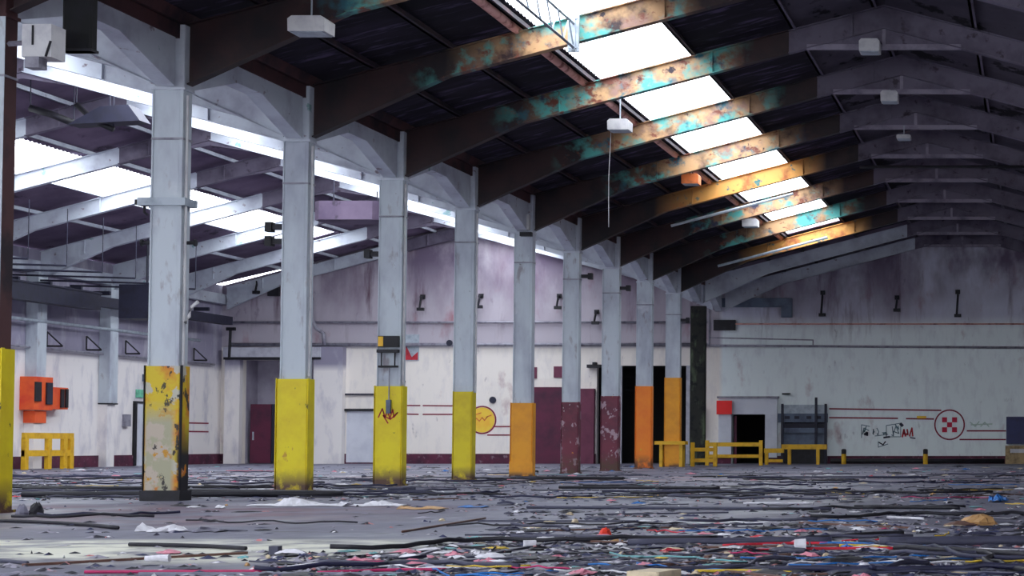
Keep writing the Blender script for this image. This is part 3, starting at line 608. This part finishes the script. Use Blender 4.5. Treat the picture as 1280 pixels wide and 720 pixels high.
# ------------------------------------------------------------------ fittings on the columns
e = empty('column_clamp', (XV, 29, 4.63), 'grey steel clamp collar with side arm on the blotchy yellow column', 'clamp')
s = MB(); s.box(-.42, -.22, -.06, .32, -.16, .06); s.box(-.42, .16, -.06, .32, .22, .06); s.box(-.3, -.2, -.06, -.25, .2, .06); s.box(.25, -.2, -.06, .3, .2, .06); s.build('collar', M['steel_light'], e)
s = MB(); s.box(-.47, -.2, -.05, -.3, .05, .03); s.tube([(-.36,-.1,-.05),(-.36,-.1,-.16),(-.31,-.1,-.2)], .02, 6); s.build('hook', M['black'], e)
e = empty('column_pegs', (XV, 29, 4.0), 'pair of black pegs either side of the blotchy yellow column', 'pegs')
for sx in (-1, 1): MB().tube([(sx*.24,-.05,0),(sx*.42,-.05,.0)], .028, 8).build('peg', M['black'], e); 
for sx in (-1, 1): MB().tube([(sx*.40,-.05,0),(sx*.43,-.05,0)], .055, 8).build('peg_head', M['black'], e)
pipe('bent_pipe', [(XV+.3, 28.9, 2.75), (XV+.36, 28.9, 2.85), (XV+.4, 28.9, 3.0), (XV+.5, 28.9, 3.08)], .03, 'lamp_box', 'small white bent pipe at the side of the blotchy column')
y = 39
e = empty('switch_box', (XV, y-.16, 0), 'black switch boxes with a yellow label on the scribbled column', 'switch box')
k = (y-.16)/FPX; zz = lambda py: CH+(VY-py)*k
MB().box(-.2, -.1, zz(434), .22, -.0, zz(420)).build('box', M['black'], e); MB().box(-.19, -.115, zz(433), -.09, -.1, zz(421)).build('label_plate', M['sun_yellow'], e)
MB().box(-.22, -.12, zz(441), .22, 0, zz(437)).build('shelf', M['black'], e)
s = MB(); s.bar((-.14,-.05,zz(458)), (-.14,-.05,zz(441)), .02); s.bar((.14,-.05,zz(458)), (.14,-.05,zz(441)), .02); s.box(-.2,-.08,zz(459.5),.2,-.0,zz(457)); s.build('frame', M['black'], e)
MB().tube([(.02,-.03,zz(459)), (.02,-.03,zz(500))], .012, 6).build('conduit', M['pipe_grey'], e); MB().box(-.02, -.09, zz(517), .07, -.02, zz(500)).build('switch', M['steel_blue'], e)
col3 = [o for o in C.objects if o.name.startswith('column') and o.type == 'EMPTY' and 'scribbled' not in o.get('label','') ]
s = MB(); cb = [(-.2,1.42),(-.12,1.6),(-.06,1.42),(-.02,1.56),(.04,1.4),(.1,1.58),(.12,1.42),(.2,1.52),(.05,1.38),(-.1,1.46),(.0,1.3)]
sc = [o for o in C.objects if o.type == 'EMPTY' and 'red graffiti' in o.get('label','')][0]
s.flat([(x, z) for x, z in cb], .025, -.171, .004); s.build('graffiti', M['graffiti_red'], sc)
e = empty('column_light', (XV, 48.8, 0), 'small pale lamp box with black bracket atop the amber column', 'lamp')
k = 48.8/FPX; MB().box(.02, -.2, CH+(VY-287)*k, .2, -.02, CH+(VY-268)*k).build('box', M['lamp_box'], e); MB().box(-.05, -.16, CH+(VY-295)*k, .25, -.0, CH+(VY-290)*k).build('bracket', M['black'], e)
for (yy, py, side, lab) in ((54, 345, 1, 'upper right side of the thin maroon column'), (59, 360, 1, 'right side of the flaking maroon column'), (34, 283, -1, 'upper left side of the rust-footed column'), (34, 301, -1, 'lower left side of the rust-footed column'), (39, 317, -1, 'left side of the scribbled column'), (69, 400, 1, 'right side of the tall amber column')):
    z_ = CH+(VY-py)*yy/FPX; s = MB(); s.box(0, -.06, -.05, side*.3, .06, .05); s.box(min(side*.2, side*.32), -.09, -.09, max(side*.2, side*.32), .09, .09)
    o = s.build('side_bracket', M['black'], loc=(XV+side*.26, yy, z_)); tag(o, 'stubby black bracket, ' + lab, 'bracket', 'stubby brackets on the columns')
for yy, lab in ((29, 'blotchy yellow'), (34, 'rust-footed yellow'), (39, 'scribbled yellow'), (44, 'slim yellow')):
    s = MB(); s.tube([(XV+.27, yy-.08, 2.1), (XV+.27, yy-.08, 6.3)], .022, 6)
    tag(s.build('conduit', M['lamp_box']), 'thin white conduit up the right edge of the %s column' % lab, 'conduit', 'conduits on the columns')

# ------------------------------------------------------------------ hanging things
def lampbox(px, py, d, w, h, lab, mat='lamp_box', dep=.22, top=None):
    x, y, z = P(px, py, d); e = empty('high_bay_light', (x, y, z), lab, 'light', 'box lights under the roof')
    s = MB(); s.xz([(-w/2,-h/2),(w/2,-h/2),(w/2*1.02,h*.3),(w/2*.8,h/2),(-w/2*.8,h/2),(-w/2*1.02,h*.3)], -dep, dep); s.build('housing', M[mat], e)
    s = MB(); s.box(-w/2+.03, -dep+.03, -h/2-.015, w/2-.03, dep-.03, -h/2); s.build('diffuser', M['steel_light'], e)
    t_ = top if top is not None else zr(x, XV if x < XA else XR)+SH
    MB().tube([(0,0,h/2), (0,0,max(h/2+.03, t_-z))], .015, 5).build('hanger', M['steel_light'], e); return e
lampbox(382, 29, 28.7, .56, .24, 'pale box light under the roof beside the blotchy column head')
e = lampbox(772, 155, 41, .46, .24, 'white box light with a long dangling cord before the skylight')
MB().tube([(-.2,0,-.12), (-.24,0,-1.2), (-.23,0,-2.25)], .008, 5).build('cord', M['lamp_box'], e)
lampbox(862, 223, 51.2, .46, .28, 'orange box light at the lower edge of the skylight', 'orange_box')
lampbox(937, 278, 61.5, .5, .26, 'white box light near the far end of the skylight')
lampbox(1086, 55, 38.7, .42, .26, 'dull box light on the third roof tie, nearest of the ridge lights', top=9.2)
lampbox(1111, 119, 43.7, .40, .24, 'box light under the ridge, middle of three with bright lower edge', top=9.2)
lampbox(1129, 170, 48.7, .36, .1, 'thin box light under the ridge, farthest of the three', top=9.2)
x_, y_, z_ = P(91, 62, 24.4)
e = empty('hanging_duct', (x_, y_, z_), 'black square duct end hanging down beside the nearest column', 'duct')
MB().chbox(-.2, -.09, 0, .19, .09, zr(x_, XV)+SH-z_, .03).build('duct_shaft', M['soot'], e); MB().box(-.21, -.1, 0, .2, .1, .03).build('flange', M['black'], e)
x_, y_, z_ = P(40, 50, 23.6)
e = empty('control_box', (x_, y_, z_), 'pale control box with small levers high beside the nearest column', 'box')
MB().box(-.17, -.1, -.2, .2, .25, .22).build('box', M['lamp_box'], e); MB().box(-.12, -.12, -.34, .06, .08, -.2).build('lower_box', M['pipe_grey'], e)
s = MB(); s.bar((-.03,-.11,.2), (-.03,-.11,-.05), .02); s.bar((.14,-.11,-.2), (.2,-.11,.0), .025); s.build('lever', M['black'], e)
MB().bar((-.1,.2,.05), (-.56,.3,.05), .05).build('support_bar', M['pipe_grey'], e)
# lattice girder by the near rafter
e = empty('lattice_girder', (-8.49, 33.75, 8.0), 'light steel lattice girder ending in a plate at the skylight', 'girder')
s = MB(); s.box(-.1, -.03, 0, .1, .03, .68); s.box(-.04, -.05, .02, .04, .06, .66)
for z_ in (.06, .6): s.box(-.07, -.05, z_, -.04, .0, z_+.03); s.box(.04, -.05, z_, .07, .0, z_+.03)
s.build('end_plate', M['steel_light'], e)
s = MB(); s.bar((0,0,.08), (0,-4.62,.08), .045); s.bar((0,0,.52), (0,-4.62,.52), .045); s.build('chord', M['steel_light'], e)
s = MB()
for i in range(6):
    a = -.75*i; s.bar((0,a,.08), (0,a-.375,.52), .022); s.bar((0,a-.375,.52), (0,a-.75,.08), .022)
s.build('lacing', M['steel_light'], e)
pipe('roof_pipe', [(-9.60, 15, 8.46), (-9.60, 71, 8.46)], .08, 'pipe_pink', 'rusty pink pipe running along the lower edge of the skylight')
pipe('cross_pipe', [(-5.2, 53.6, 8.84), (1.5, 53.6, 8.84)], .045, 'black', 'long dark pipe crossing under the right nave ridge')
s = MB(); pts = [(-11.5+i*.1, 66.5, zr(-11.5+i*.1, XV)-.25) for i in range(0, 40)]; s.tube(pts, .05, 6)  # pale rod standing in for the highlight on a far rafter flange
tag(s.build('flange_highlight', M['steel_light']), 'pale rod drawn as a flange highlight under the far sooty roof', 'conduit')
s = MB(); pts = [(-11.2+i*.1, 56.5, zr(-11.2+i*.1, XV)-.05) for i in range(0, 38)]; s.tube(pts, .045, 6)  # second rod drawn as a rafter flange highlight
tag(s.build('flange_highlight', M['steel_light']), 'pale rod drawn as a flange highlight below the skylight over orange rafters', 'conduit')

# ------------------------------------------------------------------ debris
DM = {}
def dm(n, c, rough=.6): simple('debris_'+n, c, rough, tuple(int(v*.82) for v in c), 6); DM[n] = M['debris_'+n]
for n, c in dict(white=(226,224,232), cream=(214,196,164), pink=(216,130,150), teal=(110,170,176), black=(24,22,34), navy=(30,30,62), grey=(120,118,136), brown=(112,80,70), red=(206,36,58), magenta=(178,28,92), yellow=(214,180,50), blue=(24,110,190), scarlet=(224,58,36), tan=(196,150,96), slate=(66,66,86)).items(): dm(n, c)
def crumple(w, l, h, rg, n=5):
    s = MB(); a0 = rg.uniform(0, PI); g = []
    for j in range(n+1):
        for i in range(n+1):
            u, v = i/n-.5, j/n-.5; r = 1-.35*max(0, (abs(u)+abs(v)-.5))*2
            e_ = (1-(2*u)**2)*(1-(2*v)**2)
            g.append((u*w*r+rg.uniform(-.06,.06)*w, v*l*r+rg.uniform(-.06,.06)*l, .004+h*(.25*rg.random()+.75*e_*rg.random())))
    s.v += g + [(x, y, z+.004) for x, y, z in g]; N = len(g)
    for j in range(n):
        for i in range(n):
            a = j*(n+1)+i; q = (a, a+1, a+n+2, a+n+1); s.f.append(q[::-1]); s.f.append(tuple(N+t for t in q))
    edge = [i for i in range(n)] + [n + j*(n+1) for j in range(n)] + [n*(n+1)+n-i for i in range(n)] + [(n-j)*(n+1) for j in range(n)]
    for a, b in zip(edge, edge[1:]+edge[:1]): s.f.append((a, b, N+b, N+a))
    return s
def lump(w, l, h, rg, k=9):
    s = MB(); rings = [(1,0),(.98,.35),(.7,.75),(.3,1)]
    for rr, zz_ in rings:
        for j in range(k):
            a = 2*PI*j/k; q = rr*rg.uniform(.78,1.1); s.v.append((w/2*q*math.cos(a), l/2*q*math.sin(a), zz_*h*(rg.uniform(.8,1.1) if zz_ else 0)))
    for i in range(3):
        for j in range(k): s.f.append((i*k+j, i*k+(j+1)%k, (i+1)*k+(j+1)%k, (i+1)*k+j))
    s.f.append(tuple(range(k))[::-1]); s.f.append(tuple(3*k+j for j in range(k))); return s
def colname(y):
    return COLS[min(12, max(1, int(round((y-19)/5))))]
used_lab = {}
def place_label(x, y, look):
    px = VX + x*FPX/y
    if y < 14.2: row = 'lower frame edge'
    elif y < 15.5: row = 'nearest floor'
    elif y < 17: row = 'near floor'
    elif y < 19: row = 'pale patch row'
    elif y < 21.5: row = 'before nearest column'
    elif y > 76.5: row = 'by back wall'
    else: row = 'near %s column' % colname(y)
    if x < XV-6: lat = 'deep in left nave'
    elif x < XV-.6: lat = 'edge of left nave'
    elif x < XV+1.5: lat = 'in column row'
    elif px < 300: lat = 'lower left'
    elif px < 500: lat = 'left half'
    elif px < 640: lat = 'left of middle'
    elif px < 760: lat = 'middle floor'
    elif px < 860: lat = 'just right of middle'
    elif px < 960: lat = 'before black doorway'
    elif px < 1060: lat = 'before loading bay'
    elif px < 1160: lat = 'before wall graffiti'
    else: lat = 'far right floor'
    return '%s, %s, %s' % (look, row, lat)
occ = [(XV, c[0], .55) for c in CD] + [(-13.1,70,1.1)]
def free(x, y, r):
    return all((x-a)**2 + (y-b)**2 > (r+c)**2 for a, b, c in occ) and y + r < YB-.7 and x > XL+.8+r and not (y > 68 and x > -17 and y-r < 78 and -14.5 < x < -8 and y > 68)
def density(px, py):
    """relative amount of rubbish seen at a place of the floor"""
    d = .25
    if py > 690: d = .8 if px > 330 else .15
    elif py > 672: d = .9 if px > 560 else .03
    elif py > 655: d = .8 if px > 620 else .05
    elif py > 640: d = .55 if px > 640 else .05
    elif py > 626: d = .35 if px > 600 else .1
    elif py > 608: d = .9 if 520 < px else .9
    elif py > 598: d = 1.0
    elif py > 586: d = .9
    else: d = .8
    if px < 20: d *= .5
    return d
def spot(rg, ylo=583, yhi=722):
    while True:
        py = VY + (ylo-VY) + (yhi-ylo)*rg.random()**1.0; px = rg.uniform(-10, 1300)
        if rg.random() < density(px, py):
            x, y = F(px, py); yield_ = (x, y)
            return x, y, px, py
rg = random.Random(21)
TONE = {'white':'white','cream':'cream','pink':'pinkish','teal':'pale teal','grey':'grey'}
def scatter(name, cat, group, variants, count, rg, ysel=(583, 722), smax=None):
    n = 0; k = 0; tries = 0
    protos = []
    while n < count and tries < count*20:
        tries += 1
        x, y, px, py = spot(rg, *ysel); (mesh, look, rad) = variants[rg.randrange(len(variants))]
        sc = rg.uniform(.6, 1.25) * (1 + max(0, (y-25))/55)
        if not free(x, y, rad*sc): continue
        o = bpy.data.objects.new(name, mesh); C.objects.link(o)
        o.location = (x, y, 0.001); o.rotation_euler = (0, 0, rg.uniform(0, 2*PI)); o.scale = (sc, sc, sc*rg.uniform(.7,1.2))
        size = 'small ' if sc*rad < .12 else ('large ' if sc*rad > .35 else '')
        tag(o, place_label(x, y, size + look), cat, group); n += 1
V = []
for cn, tn in (('white','white'), ('white','clean white'), ('cream','cream'), ('grey','grey'), ('pink','pinkish'), ('teal','pale teal')):
    for i in range(3):
        w, l, h = rg.uniform(.08,.26), rg.uniform(.08,.26), rg.uniform(.008,.05)
        V.append((crumple(w, l, h, rg).mesh('paper_scrap', DM[cn]), '%s %s paper scrap' % (('crumpled','torn','flattened')[i], tn), max(w,l)/2))
scatter('paper_scrap', 'paper', 'paper scraps on the floor', V, 290, rg)
V = []
for cn, tn in (('black','black'), ('navy','dark blue'), ('slate','slate grey'), ('black','inky')):
    for i in range(3):
        w, l, h = rg.uniform(.15,.5), rg.uniform(.12,.35), rg.uniform(.01,.06)
        V.append((crumple(w, l, h, rg).mesh('plastic_scrap', DM[cn]), '%s %s plastic scrap' % (('rumpled','ripped','bunched')[i], tn), max(w,l)/2))
scatter('plastic_scrap', 'plastic', 'dark plastic scraps on the floor', V, 270, rg)
V = []
for cn, tn in (('brown','brown'), ('slate','dark'), ('grey','grey'), ('tan','tan'), ('cream','pale')):
    for i in range(2):
        w, l, h = rg.uniform(.04,.11), rg.uniform(.04,.11), rg.uniform(.012,.035)
        V.append((lump(w, l, h, rg).mesh('rubble_chunk', DM[cn]), '%s %s rubble chunk' % (('angular','rounded')[i], tn), max(w,l)/2))
scatter('rubble_chunk', 'rubble', 'rubble chunks on the floor', V, 140, rg)
# coloured rags
V = []
for cn, tn in (('red','red'), ('magenta','magenta'), ('pink','pink'), ('blue','blue'), ('yellow','yellow')):
    w, l, h = rg.uniform(.1,.2), rg.uniform(.1,.2), rg.uniform(.015,.04)
    V.append((crumple(w, l, h, rg).mesh('rag', DM[cn]), 'crumpled %s rag' % tn, max(w,l)/2))
scatter('rag', 'rag', 'coloured rags on the floor', V, 40, rg)
# battens
V = []
for cn, tn in (('black','black'), ('slate','slate grey'), ('grey','weathered grey'), ('brown','brown')):
    for L_ in (.9, 1.8):
        V.append((MB().chbox(-L_/2, -.02, 0, L_/2, .02, .018, .004).mesh('batten', DM[cn]), '%s %s batten' % ('long' if L_ > 1 else 'short', tn), L_/2))
def lay(name, cat, group, V, count, rg, ysel=(583,722), spread=.35):
    n = 0; tries = 0
    while n < count and tries < count*30:
        tries += 1
        x, y, px, py = spot(rg, *ysel); mesh, look, rad = V[rg.randrange(len(V))]
        a = rg.gauss(0, spread); L2 = rad
        if not all(free(x+t_*L2*math.cos(a), y+t_*L2*math.sin(a), .25) for t_ in (-1,-.5,0,.5,1)): continue
        o = bpy.data.objects.new(name, mesh); C.objects.link(o); o.location = (x, y, .001); o.rotation_euler = (0,0,a)
        tag(o, place_label(x, y, look), cat, group); n += 1
lay('batten', 'batten', 'battens lying on the floor', V, 60, rg, (583, 722), 1.0)
# cables: wavy lines, mostly lying across the view
def cable_mesh(L_, r, amp, rg, mat, name, k=6):
    n = max(8, int(L_/.16)); ph = rg.uniform(0,6); f1, f2 = rg.uniform(1,2.2), rg.uniform(2.5,5)
    pts = [(-L_/2+L_*i/n, amp*math.sin(ph+f1*PI*i/n)+amp*.35*math.sin(ph*2+f2*PI*i/n), r+.002+abs(.03*math.sin(ph+f2*2*i/n)*rg.random())) for i in range(n+1)]
    return MB().tube(pts, r, k).mesh(name, mat, True)
V = []
for cn, tn in (('black','black'), ('black','inky'), ('navy','dark blue'), ('slate','slate')):
    for L_, r, q in ((1.1,.008,'short thin'), (2.4,.010,'long thin'), (1.6,.018,'short thick'), (3.4,.022,'long thick')):
        V.append((cable_mesh(L_, r, L_*.09, rg, DM[cn], 'cable'), '%s %s cable' % (q, tn), L_/2))
lay('cable', 'cable', 'dark cables on the floor', V, 55, rg, (586, 718), .9)
lay('cable', 'cable', 'dark cables on the floor', V, 95, rg, (592, 624), .35)
V2 = []
for cn in ('red','magenta','yellow','blue','teal','white','grey','slate','black'):
    for L_, q in ((.6,'short'), (1.5,'long')): V2.append((cable_mesh(L_, .007, L_*.08, rg, DM[cn], 'cable'), '%s %s wire' % (q, {'teal':'pale teal','slate':'slate grey'}.get(cn, cn)), L_/2))
n = 0
for i in range(200):
    px, py = rg.uniform(420, 1290), rg.uniform(676, 724)
    if px < 640 and py < 700: continue
    x, y = F(px, py); mesh, look, rad = V2[rg.randrange(len(V2))]
    a = rg.gauss(0, .7); o = bpy.data.objects.new('wire', mesh); C.objects.link(o); o.location = (x, y, .001); o.rotation_euler = (0,0,a); tag(o, place_label(x, y, look), 'wire', 'coloured wires on the near floor'); n += 1
    if n >= 40: break
lay('wire', 'wire', 'coloured wires on the near floor', V2, 50, rg, (588, 676), 1.0)

# single pieces one can point at
def piece(name, px, py, mb, mat, lab, cat, rz=0, smooth=False, sc=1):
    x, y = F(px, py); o = mb.build(name, DM.get(mat) or M[mat], loc=(x, y, .001), smooth=smooth); o.rotation_euler = (0,0,rz); o.scale = (sc,)*3
    return tag(o, lab, cat)
def pw(px_w, py): return px_w * (CH*FPX/(py-VY)) / FPX       # width in metres of px_w at a floor row
rs = random.Random(5)
piece('tarpaulin', 1247, 627, crumple(pw(26,626), .8, pw(12,626), rs, 7), 'blue', 'crumpled bright blue tarpaulin on the far right floor', 'tarpaulin')
piece('carton', 758, 670, lump(pw(17,670), .16, pw(11,670), rs, 7), 'scarlet', 'bright scarlet crushed carton on the middle floor', 'carton')
piece('rag_heap', 1222, 656, lump(pw(50,656), .5, pw(13,656), rs, 13), 'tan', 'tan heap of rags on the far right floor', 'heap')
piece('rag_heap', 1200, 657, lump(pw(44,657), .4, pw(6,657), rs, 13), 'brown', 'low brown heap of dirt beside the tan rags', 'heap')
piece('block', 347, 694, MB().chbox(-.04, -.04, 0, .04, .04, .076, .006), 'slate', 'small dark upright block on the pale near floor', 'block')
piece('board', 823, 721, MB().chbox(-.12, -.2, 0, .12, .12, .05, .01), 'cream', 'pale cream block lying at the lower frame edge, mid floor', 'block', rz=-.3)
piece('board', 541, 682, crumple(.1, .2, .02, rs), 'white', 'little white slip just below the pale strip', 'paper')
s = MB()
def sheetpath(pxs, py, name, mat, lab, cat, h=12, depth=.5, n=26):
    x0, y = F(pxs[0], py); x1, _ = F(pxs[1], py); s = MB(); r_ = random.Random(int(pxs[0])); N = 5; g = []
    for i in range(n+1):
        t_ = i/n; hh = pw(h, py)*max(.12, (math.sin(t_*9+pxs[0])*.5+.5)**1.5*(1-.5*t_)) 
        for j in range(N+1):
            v = j/N-.5; g.append((x0+(x1-x0)*t_, y+v*depth+.12*math.sin(t_*11)+r_.uniform(-.03,.03), .004+hh*(1-(2*v)**2)*r_.uniform(.6,1.1)))
    M_ = len(g); s.v = g + [(a,b,c+.004) for a,b,c in g]
    for i in range(n):
        for j in range(N):
            a = i*(N+1)+j; q = (a, a+1, a+N+2, a+N+1); s.f.append(q); s.f.append(tuple(M_+t for t in q[::-1]))
    return tag(s.build(name, DM[mat]), lab, cat)
sheetpath((318, 442), 632, 'plastic_film', 'white', 'long white plastic film before the rust-footed column', 'film', 15)
sheetpath((430, 512), 632, 'plastic_film', 'white', 'trailing end of white film beside the scribbled column foot', 'film', 9)
sheetpath((178, 236), 664, 'plastic_film', 'white', 'crumpled white plastic wrap on the lower left floor', 'film', 11, .3, 14)
sheetpath((236, 286), 664, 'plastic_film', 'grey', 'crumpled grey plastic wrap joined to the white one', 'film', 8, .3, 14)
sheetpath((505, 560), 636, 'cardboard', 'tan', 'flat tan cardboard strip on the floor before slim yellow column', 'cardboard', 5, .5, 12)
sheetpath((578, 612), 634, 'tarpaulin', 'blue', 'small blue strip of tarpaulin before the amber column', 'tarpaulin', 3, .4, 10)
piece('sack', 30, 646, lump(.16, .16, pw(16,646), rs), 'grey', 'small grey sack leaning near the nearest column', 'sack')
piece('rubber_lump', 48, 645, lump(.18, .2, pw(17,645), rs), 'black', 'black rubber lump beside the small grey sack', 'lump')
piece('cup', 197, 0+703, MB().tube([(-.07,0,.03),(.11,0,.035)], [.022,.03], 10), 'white', 'white tube of paper on the near left floor', 'paper')
piece('cup', 1000, 688, MB().tube([(-.04,0,.05),(.05,.02,.05)], [.045,.05], 12), 'white', 'white cup lying on its side among red wires', 'cup')
piece('paper_block', 664, 684, MB().chbox(-.05,-.04,0,.05,.04,.06,.005), 'white', 'white folded packet beside dark film, beside the middle floor', 'packet', rz=.4)
# long dark pipes
def longpipe(a, b, r, mat, lab, sag=.0, name='pipe'):
    (x0, y0), (x1, y1) = F(*a), F(*b); n = 14
    pts = [(x0+(x1-x0)*i/n, y0+(y1-y0)*i/n+sag*math.sin(PI*i/n), r+.003) for i in range(n+1)]
    return tag(MB().tube(pts, r, 10).build(name, DM[mat], smooth=True), lab, name, 'coloured wires on the near floor' if name == 'wire' else None)
longpipe((786, 682), (1040, 679), .03, 'slate', 'thick slate grey pipe across the near right floor')
longpipe((640, 673), (905, 674), .018, 'slate', 'thin slate pipe behind the thick one')
longpipe((1015, 676), (1130, 668), .018, 'black', 'black hose bending up from the thick pipe', .3)
longpipe((1100, 684), (1290, 682), .045, 'slate', 'very thick dark roll at the right frame edge')
longpipe((1180, 690), (1290, 698), .025, 'black', 'black pipe below the thick dark roll')
longpipe((1160, 703), (1300, 704), .015, 'black', 'slim black bar at the lower right corner')
longpipe((30, 622), (430, 621), .05, 'black', 'long heavy black pipe across the foot of the front columns')
longpipe((30, 614), (300, 612), .04, 'black', 'heavy black pipe behind the longest one, left side')
longpipe((225, 616), (420, 619), .04, 'black', 'heavy black pipe slanting behind the rust-footed column')
longpipe((0, 653), (150, 662), .02, 'black', 'thin black hose on the lower left floor', .2)
longpipe((165, 683), (310, 688), .018, 'black', 'thin black strip lying on the pale patch', .1)
longpipe((-10, 702), (38, 706), .015, 'slate', 'short slate tube at the lower left corner')
longpipe((110, 717), (330, 716), .012, 'magenta', 'straight magenta line of wire at the lower left edge', name='wire')
longpipe((505, 666), (608, 649), .012, 'brown', 'thin brown rod slanting on the bare middle floor', name='rod')
longpipe((1110, 648), (1155, 650), .015, 'white', 'short white tube on the right floor')
longpipe((930, 630), (1015, 630), .012, 'white', 'thin white strip on the floor before the loading bay', name='strip')
longpipe((700, 611), (900, 612), .03, 'black', 'black pipe on the floor across the maroon columns')
longpipe((640, 599), (780, 600), .04, 'black', 'black pipe lying at the maroon column feet')
longpipe((660, 636), (1040, 638), .022, 'slate', 'very long slate pipe across the middle floor')
longpipe((910, 598), (1160, 598), .03, 'navy', 'dark pipe near the back of the right nave')
longpipe((1080, 636), (1200, 637), .025, 'black', 'black pipe on the right floor beyond the white tube')
for a, b, r, mt, lab in (((905,684),(1035,681),.014,'red','straight bright red wire beside the white cup'), ((930,690),(1120,687),.012,'red','second bright red wire under the white cup'), ((1050,684),(1110,687),.014,'yellow','yellow wire ahead of the red ones on the right'), ((870,716),(990,718),.012,'yellow','yellow wire at the lower frame edge'), ((400,718),(560,714),.012,'magenta','magenta wire at the lower frame edge, left of middle'), ((320,715),(380,713),.012,'red','short red strip at the lower frame edge'), ((1000,679),(1160,684),.01,'blue','thin blue wire ahead of the thick slate pipe')):
    longpipe(a, b, r, mt, lab, .12, 'wire')
# fine litter nobody could count
s = MB(); rq = random.Random(99)
for i in range(5200):
    x, y, px, py = spot(rq, 582, 722)
    if not free(x, y, .1): continue
    a = rq.uniform(0, PI); w = rq.uniform(.02,.09)*(1+y/60); l = w*rq.uniform(.3,.8); c_, s_ = math.cos(a), math.sin(a); h = rq.uniform(.006,.03)
    b = len(s.v); s.v += [(x+w*c_, y+w*s_, .002), (x-l*s_, y+l*c_, .002), (x-w*c_, y-w*s_, .002), (x+l*s_, y-l*c_, .002), (x, y, h)]
    s.f += [(b,b+1,b+4), (b+1,b+2,b+4), (b+2,b+3,b+4), (b+3,b,b+4), (b+3,b+2,b+1,b)]
lit = Mat('litter', .8).base((30,28,42)); lit.over((150,146,160), lit.noise(5, .5, .54, detail=2)); lit.over((190,120,120), lit.noise(7, .64, .67, detail=2)); lit.over((224,222,226), lit.noise(6, .60, .63, (1,1,1.3), detail=2)); lit.over((40,44,80), lit.noise(3, .56, .6, detail=2))
tag(s.build('fine_litter', lit.m), 'fine mixed litter strewn over the whole concrete floor', 'litter', kind='stuff')
bpy.context.view_layer.update()
